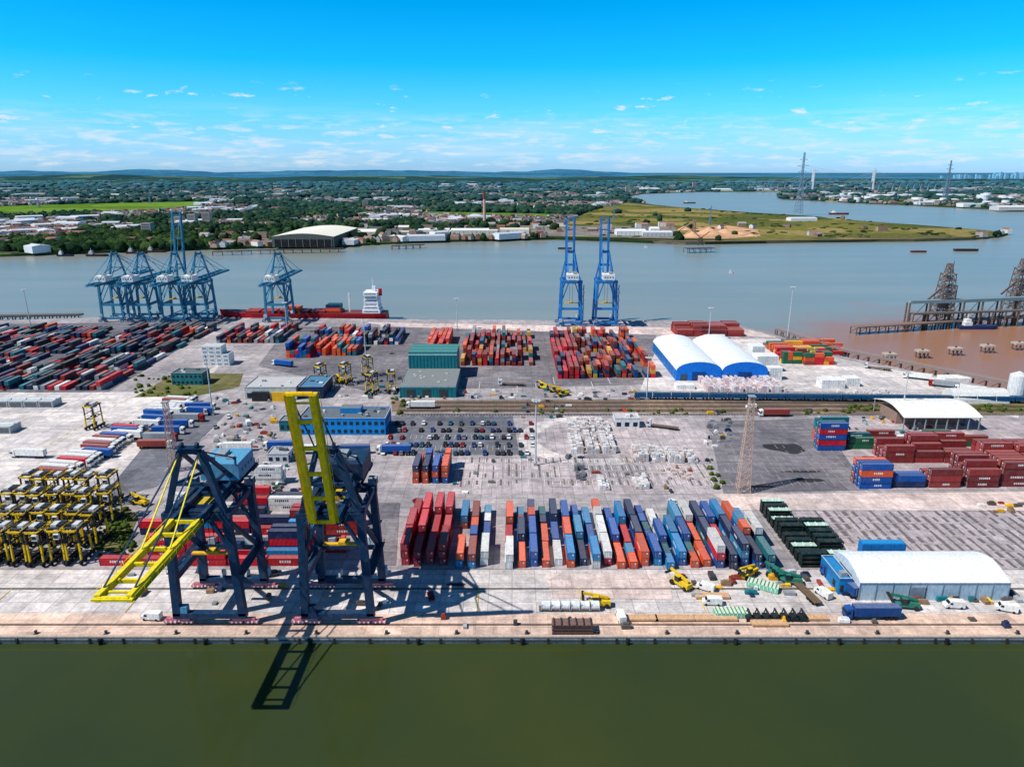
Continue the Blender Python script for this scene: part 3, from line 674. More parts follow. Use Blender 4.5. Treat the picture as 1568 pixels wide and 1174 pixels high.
for u,v,w_,d_,h_ in((1178,570,14,10,12),(1165,560,10,10,15),(1280,595,14,8,6),(1312,592,10,7,6),(1190,582,8,6,8),(1470,585,16,8,5),(1055,596,12,6,4)):
    x,y=S(u,v); mb=MB(); n=int(w_/2.6)
    for i in range(n):
        for k in range(int(h_/2.6)): mb.box(x-w_/2+i*2.7,y+d_/2,k*2.62,2.55,d_,2.5,vary(WHT,.06)); mb.box(x-w_/2+i*2.7,y-.03,k*2.62+.5,.1,.06,1.8,GRY)
    mb.out('white_container_stack',CLEAN)
for i in range(22):
    mb=MB(); x=72+i*10.2; y=372-(i*.35)
    mb.box(0,0,1.3,9.4,2.7,2.3,C(16,84,128),C(46,80,104))
    for s_ in(-1,1):
        mb.box(s_*4.6,0,1.3,.2,2.8,2.5,C(26,100,146))
        for q in(-.9,.9): mb.cyl((s_*3.2+q,-.9,.5),(s_*3.2+q,.9,.5),.45,C(30,28,28),10)
    for q in range(7): mb.box(-4+q*1.33,-1.38,1.4,.15,.08,2.1,C(14,60,92))
    mb.box(0,0,.95,9.9,1.2,.35,C(40,38,38))
    place('freight_wagon',mb.mesh('freight_wagon',PAINT),x,y,.35,-.033)
# ---------------------------------------------------------------- masts
mb=MB(); x,y=S(1137,752); lattice(mb,x,y,0,39,4.6,1.6,15,C(200,168,152),.2); mb.box(x,y,39,2.6,2.6,.25,GRY); mb.out('lattice_light_tower')
x,y=S(268,720); mb=MB(); lattice(mb,x,y,0,30,3.6,1.6,12,C(170,140,132),.18); mb.box(x,y,30,2.6,2.6,.4,GRY); mb.out('lattice_light_tower')
def mast(u,v,h):
    x,y=S(u,v); mb=MB(); mb.cyl((x,y,0),(x,y,h),.42,C(200,204,206),8,.2); mb.cyl((x,y,h-.3),(x,y,h+.1),1.5,GRY,10)
    for i in range(8):
        t=i*math.pi/4; mb.box(x+1.6*math.cos(t),y+1.6*math.sin(t),h-.2,.7,.5,.4,WHT)
    mb.box(x,y,0,1.6,1.6,1.2,GRY); mb.out('light_mast')
for u,v,h in((820,712,29),(326,635,32),(1206,516,38),(47,500,30),(700,505,25),(990,612,24),(560,545,24),(1380,640,24),(1085,520,24),(440,510,24)): mast(u,v,h)
# ---------------------------------------------------------------- river ship
mb=MB(); x0,x1,yc=-248,-108,606; 
hr=C(196,26,42)
st=[]
n=16
for i in range(n+1):
    t=i/n; x=x0+(x1-x0)*t; hw=9*min(1,(t/.16)**.6 if t>0 else 0.03)*(1 if t<.94 else .85); sh=2.2*max(0,(.14-t)/.14)
    st.append((x-(4*(1-t/.1) if t<.1 else 0),max(.2,hw),4+sh))
vs=[];
for x,hw,zt in st: vs+=[(x,yc-hw,zt),(x,yc+hw,zt),(x+1,yc-hw*.8,-4.5),(x+1,yc+hw*.8,-4.5)]
fs=[];cs=[]
for i in range(n):
    a=4*i;b=a+4
    fs+=[(a,a+2,b+2,b),(a+1,b+1,b+3,a+3),(a,b,b+1,a+1)];cs+=[hr,hr,C(120,60,54)]
fs+=[(4*n,4*n+2,4*n+3,4*n+1)];cs+=[hr]; mb.add(vs,fs,cs)
for i in range(6): mb.box(x0+26+i*14,yc,4,12,14,1.8,C(150,44,40),C(160,60,52))
for i in range(3): 
    for k in range(2): mb.box(x0+95+i*.1,yc-5+i*4,5.8+k*2.6,12,2.4,2.5,random.choice([TEA,ORG,NAV,GRN]))
mb.box(x0+60,yc,5.8,12,12,2.6,ORG)
X=x1-12
for k,(w_,d_,h_) in enumerate(((15,16,3),(13,15,3),(12,14,3),(12,14,3),(11,14,3),(12,17,3))):
    z=4+k*3; mb.box(X,yc,z,w_,d_,h_-.15,C(236,238,238)); mb.box(X,yc-d_/2-.03,z+1.2,w_*.8,.06,.7,C(70,80,90)); mb.box(X-w_/2-.03,yc,z+1.2,.06,d_*.8,.7,C(70,80,90))
mb.box(X+2,yc,22,3,4,4,C(230,232,232)); mb.cyl((X+1,yc,26),(X+1,yc,33),.3,WHT,6); mb.cyl((X+7,yc,18),(X+7,yc,24),1.6,hr,10)
mb.beam((X-20,yc,4),(X-20,yc,20),1.2,1.2,WHT)
mb.out('cargo_ship',CLEAN)
def boat(u,v,L,hull,sup=WHT,zs=1.0):
    x,y=S(u,v,-4); mb=MB(); mb.T=Matrix.Translation((x,y,-4)); w=L*.11
    o=[(-L/2,-w),(L*.3,-w),(L/2,0),(L*.3,w),(-L/2,w)]; m=len(o)
    vs=[(a*.95,b*.85,-.3) for a,b in o]+[(a,b,L*.06+1) for a,b in o]
    mb.add(vs,[(i,(i+1)%m,m+(i+1)%m,m+i) for i in range(m)]+[tuple(range(m,2*m))],[hull]*m+[tuple(c*.8 for c in hull)])
    z=L*.06+1
    if sup: mb.box(-L*.28,0,z,L*.18,w*1.5,3*zs,sup); mb.box(-L*.28,0,z+3*zs,L*.12,w*1.2,2.2*zs,sup); mb.cyl((-L*.28,0,z+5*zs),(-L*.28,0,z+9*zs),.25,WHT,6)
    else: mb.box(0,0,z-.6,L*.7,w*1.4,.9,C(90,70,60))
    mb.out('river_boat')
boat(101,392,26,C(30,34,60)); boat(1407,386,26,C(120,50,44),None); boat(1480,384,40,C(70,44,44),None); boat(1497,503,34,C(40,60,110)); boat(865,381,24,C(60,40,40),None); boat(990,379,8,WHT,WHT,.4); boat(1120,418,6,WHT,WHT,.4); boat(1056,311,50,C(60,50,60)); boat(1285,328,60,C(120,60,50))
for u,v in((210,388),(150,392),(240,386)): boat(u,v,34,C(70,40,40),C(190,190,190))
# ---------------------------------------------------------------- jetties
def jetty(name,pts,wd,z,col,pile=6,deckh=1.0,pr=.5,rail=True):
    mb=MB(); pc=C(112,92,78)
    for (a,b) in zip(pts[:-1],pts[1:]):
        A=Vector((*a,z));B=Vector((*b,z)); mb.beam(A,B,wd,deckh,col); L=(B-A).length; d=(B-A).normalized(); sd=Vector((-d.y,d.x,0))
        k=0
        while k<L:
            for s_ in(-1,1):
                P=A+d*k+sd*s_*(wd/2-.6); mb.cyl((P.x,P.y,-5),(P.x,P.y,z-.4),pr,pc,6)
            P=A+d*k; q=A+d*min(L,k+pile); mb.beam(P+sd*(wd/2-.6)+Vector((0,0,-z-3)),q+sd*(wd/2-.6)-Vector((0,0,.5)),.3,.3,pc); k+=pile
        if rail:
            for s_ in(-1,1): mb.beam(A+sd*s_*wd/2+Vector((0,0,1.5)),B+sd*s_*wd/2+Vector((0,0,1.5)),.15,.15,GRY)
    return mb.out(name)
def W3(u,v,z): return S(u,v,z)
jetty('bulk_jetty',[W3(1308,500,2),W3(1392,495,2),W3(1470,490,2),W3(1600,482,2),W3(1900,470,2)],8,2,C(140,116,98),pile=9)
jetty('conveyor_gallery',[W3(1392,462,18),W3(1475,460,18),W3(1600,455,18),W3(1900,448,18)],5,18,C(130,156,160),pile=18,deckh=2.4,pr=.8)
jetty('conveyor_gallery',[W3(1397,480,9),W3(1600,474,9),W3(1900,466,9)],5,9,C(110,98,90),pile=12,deckh=1.2,pr=.6)
for u,v in((1440,492),(1552,480)):
    x,y=S(u,v,0); mb=MB(); c=C(120,98,90)
    lattice(mb,x,y,3,40,13,8,7,c,.55); lattice(mb,x+5,y+4,3,30,9,8,5,c,.5); lattice(mb,x,y,40,48,5,3,2,c,.5)
    for z in(12,20,28,35,40): mb.box(x,y,z,9.5,9.5,.4,C(140,124,114))
    mb.box(x,y,34,5,5,4,C(150,140,132)); mb.beam((x-2,y,30),(x-17,y-4,18),1.0,1.4,c); mb.beam((x+3,y,40),(x+3,y,50),.4,.4,c); mb.box(x-3,y-2,14,6,5,4,C(130,112,102)); mb.box(x+2,y-1,22,4,4,3,C(160,148,138))
    mb.out('ship_unloader_tower')
for u,v in((1362,546),(1412,541),(1463,537),(1512,533),(1560,529),(1610,525)):
    x,y=S(u,v,-1); mb=MB(); mb.box(x,y,.2,8,6,1.4,C(190,172,156))
    for a in(-3,0,3):
        for b in(-2,2): mb.cyl((x+a,y+b,-5),(x+a,y+b,.2),.55,C(130,100,84),7)
    mb.box(x,y,1.6,1,1,1,C(80,80,80)); mb.out('mooring_dolphin')
jetty('shore_walkway',[(205,540),(228,468),(292,384),(400,300)],3,3.0,C(140,122,112),pile=7,pr=.4)
jetty('west_jetty',[(-560,592),(-430,600),(-372,606)],8,1.5,C(90,76,66))
jetty('far_shore_jetty',[W3(325,385,2),W3(420,382,2),W3(525,380,2)],7,2,C(90,76,66),pile=14,rail=False)
jetty('far_shore_jetty',[W3(600,376,2),W3(650,374,2)],7,2,C(80,66,58),pile=12,rail=False)
jetty('far_shore_jetty',[W3(1050,381,2),W3(1092,380,2)],16,3,C(90,76,66),pile=10,rail=False)
mb=MB(); x,y=S(1072,379); lattice(mb,x,y,4,16,8,5,2,C(90,76,66),.8); mb.beam((x,y,16),(x-22,y,34),1.2,1.2,C(150,110,60)); mb.beam((x,y,16),(x+14,y,26),1.2,1.2,C(110,90,70)); mb.out('jetty_crane')
# ---------------------------------------------------------------- far shore land
farpoly=[(-60000,300),(-4000,620),(-1500,960),(-1000,1050)]+SP([(0,389),(80,386),(170,383),(300,379),(420,376),(520,374),(640,368),(850,363.5),(950,367),(1050,371),(1120,370),(1180,369),(1300,367),(1400,366.5),(1490,364),(1530,360),(1544,356.5),(1510,352),(1400,343.5),(1320,338),(1250,331),(1150,325),(1060,318.5),(1000,313),(965,307),(958,300),(985,295.5),(1080,292.5),(1190,293),(1228,297),(1190,300),(1200,304),(1250,306),(1300,309),(1400,313),(1500,318),(1568,322)])+[(2607,2057),(6000,1700),(60000,1200),(60000,60000),(-60000,60000)]
def terr(name,cols,sc,hz=1):
    m,nt,b=newmat(name); g=N(nt,'ShaderNodeNewGeometry'); P=g.outputs['Position']
    wv=N(nt,'ShaderNodeVectorMath',operation='ADD'); nz_=N(nt,'ShaderNodeTexNoise'); nz_.inputs['Scale'].default_value=sc*2; nt.links.new(P,nz_.inputs['Vector'])
    ml=N(nt,'ShaderNodeVectorMath',operation='SCALE'); ml.inputs['Scale'].default_value=.5/sc; nt.links.new(nz_.outputs['Color'],ml.inputs[0]); nt.links.new(P,wv.inputs[0]); nt.links.new(ml.outputs[0],wv.inputs[1])
    v=N(nt,'ShaderNodeTexVoronoi'); v.inputs['Scale'].default_value=sc; nt.links.new(wv.outputs[0],v.inputs['Vector'])
    sp=N(nt,'ShaderNodeSeparateColor'); nt.links.new(v.outputs['Color'],sp.inputs[0])
    r=N(nt,'ShaderNodeValToRGB'); r.color_ramp.interpolation='CONSTANT'; e=r.color_ramp.elements
    while len(e)<len(cols): e.new(.5)
    for i,c in enumerate(cols): e[i].position=i/len(cols); e[i].color=(*c,1)
    nt.links.new(sp.outputs[0],r.inputs[0])
    c=mix(nt,.85,r.outputs[0],ramp(nt,noise_n(nt,P,sc*8,8,.75),.3,.7,(.4,.45,.45,1),(1.45,1.4,1.35,1)),'MULTIPLY')
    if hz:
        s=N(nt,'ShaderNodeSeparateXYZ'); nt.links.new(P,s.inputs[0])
        f=ramp(nt,math_n(nt,'DIVIDE',s.outputs[1],14000.),.1,1.0,(0,0,0,1),(.85,.85,.85,1)); c=mix(nt,f,c,C(58,112,134))  # aerial haze painted into base colour, bluer with distance along Y
    nt.links.new(c,b.inputs['Base Color']); b.inputs['Roughness'].default_value=1; b.inputs['Specular IOR Level'].default_value=0
    return m
T_far=terr('hazed_far_country',[C(44,62,40),C(60,76,48),C(92,108,60),C(52,68,46),C(150,140,112),C(56,70,48),C(100,100,74),C(110,108,94)],.0035)
T_marsh=terr('marsh_grass',[C(116,114,62),C(96,100,56),C(138,126,78),C(84,94,52),C(148,132,84),C(100,100,58)],.008,0)
T_field=terr('green_field',[C(98,134,48),C(106,140,56),C(90,122,46)],.004,0)
T_sand=groundmat('sand_ground',C(214,166,126),C(190,146,112),None,.4)
T_ind=groundmat('industrial_ground',C(150,140,130),C(116,112,104),None,.6)
T_mud=groundmat('mud_bank',C(134,114,90),C(108,94,76),None,.4)
sheet('far_shore_ground',farpoly,T_far,0,6)
def fz(name,pts,mat,z): sheet(name,SP(pts),mat,z)
fz('marsh_ground',[(830,362),(860,345),(905,322),(960,311),(1060,320),(1150,326.5),(1250,332.5),(1320,339),(1400,345),(1505,353),(1535,357),(1488,362.5),(1400,365),(1180,367.5),(1040,366)],T_marsh,.6)
fz('river_bank',[(960,366.5),(1050,370.7),(1180,368.7),(1400,366.2),(1490,363.7),(1486,362.6),(1400,365.0),(1180,367.3),(1040,368.6)],T_mud,.9)
fz('green_field',[(-100,330),(0,332),(120,328),(260,322),(318,313),(300,308.5),(180,311),(60,314),(-100,320)],T_field,.7)
fz('green_field',[(640,329),(740,332),(850,333),(860,328),(760,326),(650,324)],T_field,.7)
fz('sand_yard_ground',[(1040,365),(1060,350),(1110,345),(1160,352),(1165,362),(1110,366)],T_sand,1.0)
fz('industrial_ground',[(0,387),(300,377),(520,372.5),(640,366.5),(840,361.5),(960,364),(1035,366),(1035,347),(860,346),(640,344),(520,350),(300,362),(0,375)],T_ind,.8)
fz('bare_field',[(568,277),(612,277.5),(625,271.5),(575,271)],T_sand,1.2)
fz('bare_field',[(380,272),(402,272),(400,268),(386,268)],T_sand,1.4)
fz('marsh_ground',[(1250,305),(1568,320),(1568,312),(1300,303)],T_marsh,.7)
def hills(name,y0,y1,h,mat,xa=-26000,xb=26000,seed=0,nx=260,ny=14,bias=lambda x:1.0):
    vs=[];fs=[]
    for j in range(ny+1):
        t=j/ny
        for i in range(nx+1):
            x=xa+(xb-xa)*i/nx; y=y0+(y1-y0)*t
            nz=.5+.5*noise.noise(Vector((x/2800,y/2500,seed)))+.18*noise.noise(Vector((x/700,y/900,seed+4)))+.07*noise.noise(Vector((x/160,y/300,seed+9)))
            z=h*max(0,nz)*math.sin(math.pi*t*.5)*bias(x) if t<1 else 0
            vs.append((x,y,z-3))
    for j in range(ny):
        for i in range(nx): a=j*(nx+1)+i; fs.append((a,a+1,a+nx+2,a+nx+1))
    me=bpy.data.meshes.new(name); me.from_pydata(vs,[],fs); me.materials.append(mat); ob=bpy.data.objects.new(name,me); COL.objects.link(ob)
T_h1=terr('hazed_near_hill_woods',[C(40,76,78),C(36,68,72),C(58,94,84),C(42,74,78),C(86,116,98)],.0016,0)  # woodland greens pre-tinted teal to paint in some aerial haze
T_h2=terr('hazed_far_hill_woods',[C(54,114,148),C(50,106,140),C(62,122,152)],.0008,0)  # bluer base colours stand in for thicker haze on the farther ridge
lb=lambda x: 1.0 if x<1500 else max(.45,1-(x-1500)/6000)
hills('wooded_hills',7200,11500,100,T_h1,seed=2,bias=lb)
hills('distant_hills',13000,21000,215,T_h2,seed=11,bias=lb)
def inside(x,y,poly):
    c=False;n=len(poly);j=n-1
    for i in range(n):
        xi,yi=poly[i];xj,yj=poly[j]
        if (yi>y)!=(yj>y) and x<(xj-xi)*(y-yi)/(yj-yi)+xi: c=not c
        j=i
    return c
marsh=SP([(830,364),(860,345),(905,322),(960,309),(1060,318),(1250,330),(1400,343),(1540,355),(1488,366),(1040,372)])
fields=[SP([(-100,330),(0,332),(120,328),(260,322),(318,313),(300,308.5),(180,311),(60,314),(-100,320)]),SP([(640,329),(740,332),(850,333),(860,328),(760,326),(650,324)])]
indus=SP([(300,377),(520,372.5),(640,366.5),(840,361.5),(960,364),(1035,366),(1035,347),(860,346),(640,344),(520,350),(300,358)])
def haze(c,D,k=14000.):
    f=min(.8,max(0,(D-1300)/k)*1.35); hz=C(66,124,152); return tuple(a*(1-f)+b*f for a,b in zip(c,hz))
def ico_template(seed):
    bm_=bmesh.new(); bmesh.ops.create_icosphere(bm_,subdivisions=2,radius=1)
    for v in bm_.verts:
        v.co*= 1+.45*noise.noise(v.co*1.7+Vector((seed*7,0,0)))+.2*noise.noise(v.co*4+Vector((seed,5,0)))
    V=np.array([v.co[:] for v in bm_.verts],dtype=np.float32); F=np.array([[v.index for v in f.verts] for f in bm_.faces],dtype=np.int64); bm_.free(); return V,F
TPL=[ico_template(i) for i in range(6)]
def mass(name,items,mat):
    Vs=[];Fs=[];Cs=[];o=0
    for (x,y,z,rx,ry,rz_,c) in items:
        V,F=TPL[random.randrange(6)]; a=U(0,6.28); ca,sa=math.cos(a),math.sin(a)
        W=V.copy(); W[:,0]=(V[:,0]*ca-V[:,1]*sa)*rx+x; W[:,1]=(V[:,0]*sa+V[:,1]*ca)*ry+y; W[:,2]=V[:,2]*rz_+z
        Vs.append(W);Fs.append(F+o);o+=len(V)
        k=rng.uniform(.7,1.3,(len(F),1)); Cs.append(np.clip(np.array(c)[None,:]*k,0,1))
    V=np.concatenate(Vs);F=np.concatenate(Fs);Cc=np.concatenate(Cs)
    me=bpy.data.meshes.new(name); me.vertices.add(len(V)); me.vertices.foreach_set('co',V.ravel()); me.loops.add(len(F)*3); me.loops.foreach_set('vertex_index',F.ravel().astype(np.int32))
    me.polygons.add(len(F)); me.polygons.foreach_set('loop_start',np.arange(0,len(F)*3,3,dtype=np.int32)); me.polygons.foreach_set('loop_total',np.full(len(F),3,dtype=np.int32)); me.update(calc_edges=True); me.validate()
    at=me.color_attributes.new('Col','FLOAT_COLOR','CORNER'); c4=np.ones((len(F),4),dtype=np.float32); c4[:,:3]=Cc; at.data.foreach_set('color',np.repeat(c4,3,axis=0).ravel())
    me.materials.append(mat); ob=bpy.data.objects.new(name,me); COL.objects.link(ob)
m_fol,nt,b=newmat('foliage'); at=N(nt,'ShaderNodeAttribute',attribute_name='Col'); g=N(nt,'ShaderNodeNewGeometry')
nt.links.new(mix(nt,.8,at.outputs['Color'],ramp(nt,noise_n(nt,g.outputs['Position'],.25,6,.7),.3,.7,(.4,.45,.4,1),(1.6,1.5,1.3,1)),'MULTIPLY'),b.inputs['Base Color']); b.inputs['Roughness'].default_value=1; b.inputs['Specular IOR Level'].default_value=0
greens=[C(36,58,36),C(30,50,34),C(46,68,38),C(38,60,42),C(58,76,42),C(28,46,36)]
items=[];houses=[]
for i in range(30000):
    w=U(13,124); D=142320/w-35.8; x=U(-.95,.95)*D
    if not inside(x,D,farpoly) or inside(x,D,marsh) and R()<.992 or any(inside(x,D,f) for f in fields) or inside(x,D,indus) and R()<.85: continue
    n1=noise.noise(Vector((x/420,D/420,0)))+.35*noise.noise(Vector((x/110,D/110,2)))
    if n1>.01:
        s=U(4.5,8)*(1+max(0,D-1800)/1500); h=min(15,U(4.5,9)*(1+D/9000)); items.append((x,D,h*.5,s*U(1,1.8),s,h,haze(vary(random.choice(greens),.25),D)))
    elif R()<.60: houses.append((x,D))
    elif R()<.75:
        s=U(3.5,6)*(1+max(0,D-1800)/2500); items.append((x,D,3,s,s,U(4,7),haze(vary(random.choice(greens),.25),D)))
for i in range(520):
    u,v=U(880,1500),U(320,364); x,y=S(u,v)
    if inside(x,y,marsh) and noise.noise(Vector((x/90,y/90,5)))>-.05: s=U(1.5,4.5); items.append((x,y,1,s*1.8,s,s*.5,vary(random.choice(greens),.2)))
mass('distant_trees',items,m_fol)
items=[]
for (u0,u1,v0,v1,n) in((150,205,780,850,60),(205,300,575,606,50),(1300,1560,620,631,70),(600,640,610,625,16),(1080,1110,700,756,8),(600,1300,628,634,40)):
    for i in range(n):
        x,y=S(U(u0,u1),U(v0,v1)); s=U(.5,1.4); items.append((x,y,s*.5,s,s,s*.8,vary(C(70,88,40),.25)))
mass('shrubs',items,m_fol)
mb=MB()
wallc=[C(196,190,180),C(176,146,124),C(150,110,90),C(220,218,214),C(166,156,146)]; rfc=[C(120,76,62),C(92,82,80),C(132,94,82),C(82,84,90),C(150,112,98),C(160,156,154)]
for (x,y) in houses:
    f=1+max(0,y-2000)/3500; big=R()<.045
    L=(U(9,26) if not big else U(35,70))*f; wd=(U(7,10) if not big else U(18,30))*f; h=U(5,7) if not big else U(7,12); rh=U(2.5,4) if not big else 2.0
    a=round(U(0,3))*.78+U(-.2,.2); mb.T=Matrix.Translation((x,y,0))@Matrix.Rotation(a,4,'Z')
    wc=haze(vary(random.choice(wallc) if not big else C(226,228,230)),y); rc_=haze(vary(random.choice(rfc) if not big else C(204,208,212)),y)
    l,q=L/2,wd/2
    mb.add([(-l,-q,0),(l,-q,0),(l,q,0),(-l,q,0),(-l,-q,h),(l,-q,h),(l,q,h),(-l,q,h),(-l,0,h+rh),(l,0,h+rh)],[(0,1,5,4),(2,3,7,6),(1,2,6,9,5),(3,0,4,8,7),(4,5,9,8),(6,7,8,9)],[wc,wc,wc,wc,rc_,rc_])
mb.T=None; mb.out('distant_town_houses',FARB)
def shed(name,u0,u1,v,h,dep,wall,roof,curve=False):
    xa,y=S(u0,v); xb,_=S(u1,v); mb=MB()
    if curve: pr=[(y,0),(y,h*.7)]+[(y+dep*i/6,h*.7+h*.3*math.sin(math.pi*i/6)) for i in range(1,6)]+[(y+dep,h*.7),(y+dep,0)]
    else: pr=[(y,0),(y,h*.8),(y+dep/2,h),(y+dep,h*.8),(y+dep,0)]
    k=len(pr); mb.prof(pr,xa,xb,[wall]+[roof]*(k-3)+[wall,wall],wall)
    nb=int((xb-xa)/8)
    for i in range(nb+1): mb.box(xa+i*(xb-xa)/max(1,nb),y-.15,0,.6,.3,h*.7,tuple(c*.7 for c in wall))
    mb.out(name,FARB)
WW=C(232,232,226)
xa,y=S(417,378);xb,_=S(512,378)
mb=MB()
arc=[(xa+(xb-xa)*i/12,17+5*math.sin(math.pi*i/12)) for i in range(13)]
mb.profy([(xb,0),(xa,0)]+arc,y,y+190,[C(60,66,64)]*2+[C(236,232,214)]*12+[C(60,66,64)],C(90,96,92))
mb.box((xa+xb)/2,y-.3,.3,(xb-xa)*.92,.5,12,C(26,30,32))
for i in range(9): mb.box(xa+4+i*(xb-xa-8)/8,y-.8,0,1,.4,15,C(110,116,114))
mb.out('riverside_cargo_shed',FARB)
for u0,u1,v,h,dp,wl_,rf,cv in((640,690,357,9,40,WW,WW,0),(690,762,360,12,45,C(206,206,190),WW,0),(765,810,358,11,40,WW,C(214,204,176),0),(945,990,361,12,40,WW,WW,0),(985,1030,362,10,35,C(200,200,200),C(214,214,214),0),(540,575,362,13,40,C(200,196,180),WW,1),(590,640,360,8,40,C(170,170,164),C(190,190,186),0),(820,870,350,7,30,C(180,170,160),C(180,176,170),0),(320,400,352,9,40,C(180,176,170),C(206,206,206),0),(100,190,300,10,80,C(200,200,200),WW,0),(380,440,332,9,40,C(200,196,190),C(200,200,200),0),(560,640,332,8,50,WW,WW,0),(675,740,283,10,150,WW,WW,0),(1090,1140,292,14,120,WW,WW,0),(1145,1180,291,12,120,WW,C(200,210,214),0),(1340,1400,303,16,60,WW,WW,0),(1475,1530,317,14,50,WW,C(190,200,204),0),(1530,1590,322,14,50,C(200,200,196),WW,0),(1400,1470,309,12,60,C(190,170,160),WW,0),(985,1010,291,14,150,WW,WW,0),(220,300,356,8,40,C(160,140,124),C(130,100,90),0),(30,90,368,8,30,C(180,172,164),C(150,140,136),0)):
    shed('riverside_warehouse',u0,u1,v,h,dp,wl_,rf,bool(cv))
for i in range(100):
    u,v=random.choice([(U(300,420),U(360,375)),(U(520,1030),U(347,361)),(U(0,300),U(366,384)),(U(960,1560),U(284,291)),(U(1250,1568),U(300,318))]); x,y=S(u,v)
    if not inside(x,y,farpoly): continue
    w_=U(10,34); shed('riverside_building',u,u+w_*.6,v,U(5,14),U(12,25),vary(random.choice(wallc+[WW])),vary(random.choice(rfc+[WW])))
for i in range(26):
    u,v=U(1280,1560),U(300,317); x,y=S(u,v)
    if inside(x,y,farpoly):
        mb=MB(); r=U(12,26); mb.cyl((x,y,0),(x,y,U(12,20)),r,C(232,234,236),16); mb.out('storage_tank',FARB)
for u,v,h in((296,345,26),(318,343,28),(276,346,22),(228,362,26),(350,300,30),(1062,290,50),(960,296,40),(885,290,30),(560,318,24)):
    x,y=S(u,v); mb=MB(); mb.box(x,y,0,18,16,h,C(176,166,158),C(126,122,118))
    for k in range(int(h/3)): mb.box(x,y-8.05,1+k*3,15,.1,1.3,C(60,70,80))
    mb.out('tower_block',FARB)
def cone(name,x,y,r,h,c):
    mb=MB(); n=16; vs=[(x,y,h)]+[(x+math.cos(2*math.pi*i/n)*r*U(.85,1.1),y+math.sin(2*math.pi*i/n)*r*.8,0.3) for i in range(n)]
    mb.add(vs,[(0,1+i,1+(i+1)%n) for i in range(n)],c); mb.out(name)
for u,v,r,h in((1060,362,20,10),(1085,358,28,14),(1110,357,22,10),(1135,359,16,6),(1048,352,16,9),(1150,362,14,5)):
    x,y=S(u,v); cone('aggregate_pile',x,y,r,h,C(214,168,130))
mb=MB(); x,y=S(1052,356); mb.beam((x-20,y,2),(x+14,y,24),2,2,C(190,150,110)); lattice(mb,x+14,y,0,26,6,5,3,C(150,130,110),.6); mb.out('aggregate_conveyor')
x,y=S(742,347); mb=MB(); mb.cyl((x,y,0),(x,y,60),3.6,C(210,170,148),16,2.8); mb.cyl((x,y,60),(x,y,78),2.8,C(140,60,50),16,2.5); mb.cyl((x,y,78),(x,y,79),2.9,C(90,50,44),16); mb.box(x,y,0,14,14,5,C(180,160,150)); mb.out('brick_chimney',FARB)
def pylon(u,v,h,t=1.0):
    x,y=S(u,v); mb=MB(); c=C(124,150,168); lattice(mb,x,y,0,h*.62,h*.12,h*.03,9,c,t); lattice(mb,x,y,h*.62,h,h*.03,h*.02,7,c,t*.8)
    for z,w_ in((.68,.16),(.78,.2),(.88,.14)): 
        for s_ in(-1,1): mb.beam((x,y,h*z),(x+s_*h*w_*.5,y,h*z+1),t,t,c); mb.beam((x,y,h*(z+.03)),(x+s_*h*w_*.5,y,h*z+1),t*.7,t*.7,c)
    mb.out('electricity_pylon'); return x,y
p1=pylon(1222,327,172,.8); p2=pylon(1447,306,165,1.1)
for u,v in((1087,345),(940,337),(1375,306)): pylon(u,v,45,.5)
for u,v in((60,318),(230,312),(420,300),(520,305)): pylon(u,v,45,.5)
mb=MB()
for s_ in(-1,1):
    for zz,ww in((.68,.16),(.78,.2)):
        a=Vector((p1[0]+s_*172*ww*.5,p1[1],172*zz)); b_=Vector((p2[0]+s_*165*ww*.5,p2[1],165*zz)); pr_=a
        for i in range(1,17):
            t=i/16; q=a.lerp(b_,t)-Vector((0,0,60*4*t*(1-t)*.5)); mb.beam(pr_,q,.22,.22,C(110,130,140)); pr_=q
mb.out('power_lines',FARB)
mb=MB(); bx0,by=S(1243,292); bx1,_=S(1335,292); wc=C(232,236,240)
mb.box((bx0+bx1)/2,by,55,1500,16,3,C(150,172,186))
for i in range(9):
    for X in(bx0-40-i*45,bx1+40+i*45): mb.box(X,by,0,5,12,55,C(120,156,176))
for X in(bx0,bx1):
    for s_ in(-9,9):
        mb.box(X,by+s_,0,8,6,136,wc)
        for k in range(1,5):
            for d in(-1,1): mb.beam((X,by+s_,136-k*8),(X+d*(210-k*38),by+s_,57),.6,.6,C(170,196,210))
    mb.box(X,by,80,8,18,5,wc)
mb.out('cable_stayed_bridge',FARB)
mb=MB(); bc=C(128,184,212)  # pale blue building colour has the distance haze painted in
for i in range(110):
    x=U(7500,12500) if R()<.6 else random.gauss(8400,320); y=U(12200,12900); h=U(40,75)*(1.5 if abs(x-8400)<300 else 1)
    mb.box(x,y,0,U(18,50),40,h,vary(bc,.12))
mb.out('distant_city_skyline',FARB)
# ---------------------------------------------------------------- sky + sun
sd=Vector((.70,.30,-1)).normalized()
sun=bpy.data.lights.new('sun','SUN'); sun.energy=5.0; sun.angle=math.radians(.5); sun.color=(1,.96,.9)
so=bpy.data.objects.new('sun',sun); so.rotation_euler=sd.to_track_quat('-Z','Y').to_euler(); COL.objects.link(so)
el=math.asin(-sd.z); az=math.atan2(-sd.x,-sd.y)
w=bpy.data.worlds.new("World"); scn.world=w; w.use_nodes=True; nt=w.node_tree; bg=nt.nodes['Background']
sky=N(nt,'ShaderNodeTexSky',sky_type='NISHITA'); sky.sun_disc=False; sky.sun_elevation=el; sky.sun_rotation=az; sky.dust_density=.3; sky.air_density=1; sky.ozone_density=3
tc=N(nt,'ShaderNodeTexCoord'); sp=N(nt,'ShaderNodeSeparateXYZ'); nt.links.new(tc.outputs['Generated'],sp.inputs[0]); X,Y,Z=sp.outputs
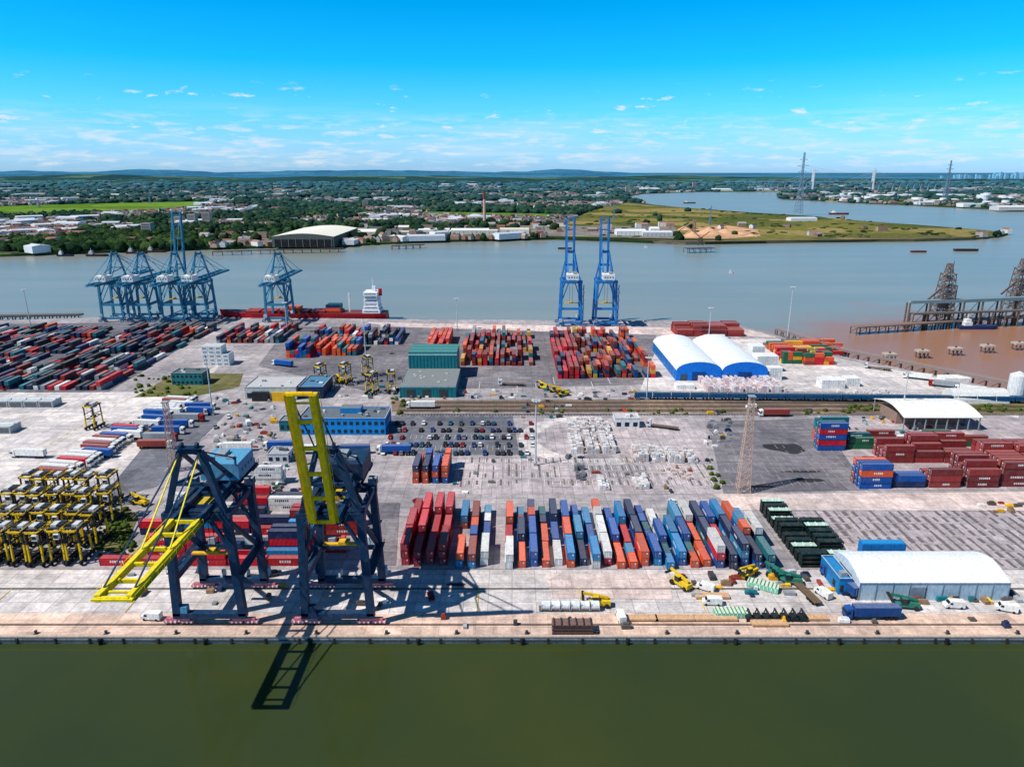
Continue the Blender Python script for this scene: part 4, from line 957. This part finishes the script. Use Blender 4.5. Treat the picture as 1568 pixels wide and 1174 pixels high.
r=N(nt,'ShaderNodeValToRGB'); e=r.color_ramp.elements; e[0].position=0; e[0].color=(.27,.50,.95,1); e[1].position=1; e[1].color=(.12,.18,.26,1)
for p,c in((.03,(.27,.54,.93,1)),(.072,(.15,.58,.88,1)),(.13,(.02,.55,.84,1)),(.2,(.0,.51,.80,1)),(.4,(.08,.24,.36,1))):
    q=e.new(p); q.color=c
nt.links.new(Z,r.inputs[0])
col=mix(nt,1.0,sky.outputs[0],r.outputs[0],'MULTIPLY')
col=mix(nt,1.0,col,(2.2,2.2,2.2),'MULTIPLY')
azn=math_n(nt,'ARCTAN2',X,Y)
def cl(sa,se,a,b,zlo,zhi,off,op,det=7):
    cb=N(nt,'ShaderNodeCombineXYZ'); nt.links.new(math_n(nt,'MULTIPLY',azn,sa),cb.inputs[0]); nt.links.new(math_n(nt,'MULTIPLY',Z,se),cb.inputs[1]); cb.inputs[2].default_value=off
    n=noise_n(nt,cb.outputs[0],1,det,.58); m=ramp(nt,n,a,b)
    band=math_n(nt,'MULTIPLY',ramp(nt,Z,zlo[0],zlo[1]),ramp(nt,Z,zhi[0],zhi[1],(1,1,1,1),(0,0,0,1)))
    return math_n(nt,'MULTIPLY',math_n(nt,'MULTIPLY',m,band),op)
c1=cl(24,85,.62,.70,(.03,.05),(.085,.11),5.6,.9); c2=cl(26,150,.50,.72,(.0,.01),(.05,.075),9.4,.75,9); c3=cl(5,70,.45,.75,(.0,.02),(.05,.09),1.4,.4)
WC=(8.2,8.6,9.0)
for c_ in(c3,c2,c1): col=mix(nt,c_,col,WC)
nt.links.new(col,bg.inputs[0]); bg.inputs[1].default_value=.1
# ---------------------------------------------------------------- camera
cam=bpy.data.cameras.new('camera'); cam.lens=25.0; cam.sensor_width=36; cam.clip_start=1; cam.clip_end=100000
co=bpy.data.objects.new('camera',cam); co.location=(0,0,120); co.rotation_euler=(math.radians(90-16.6),0,0); COL.objects.link(co); scn.camera=co
scn.view_settings.view_transform='Standard'; scn.view_settings.look='None'; scn.view_settings.exposure=0
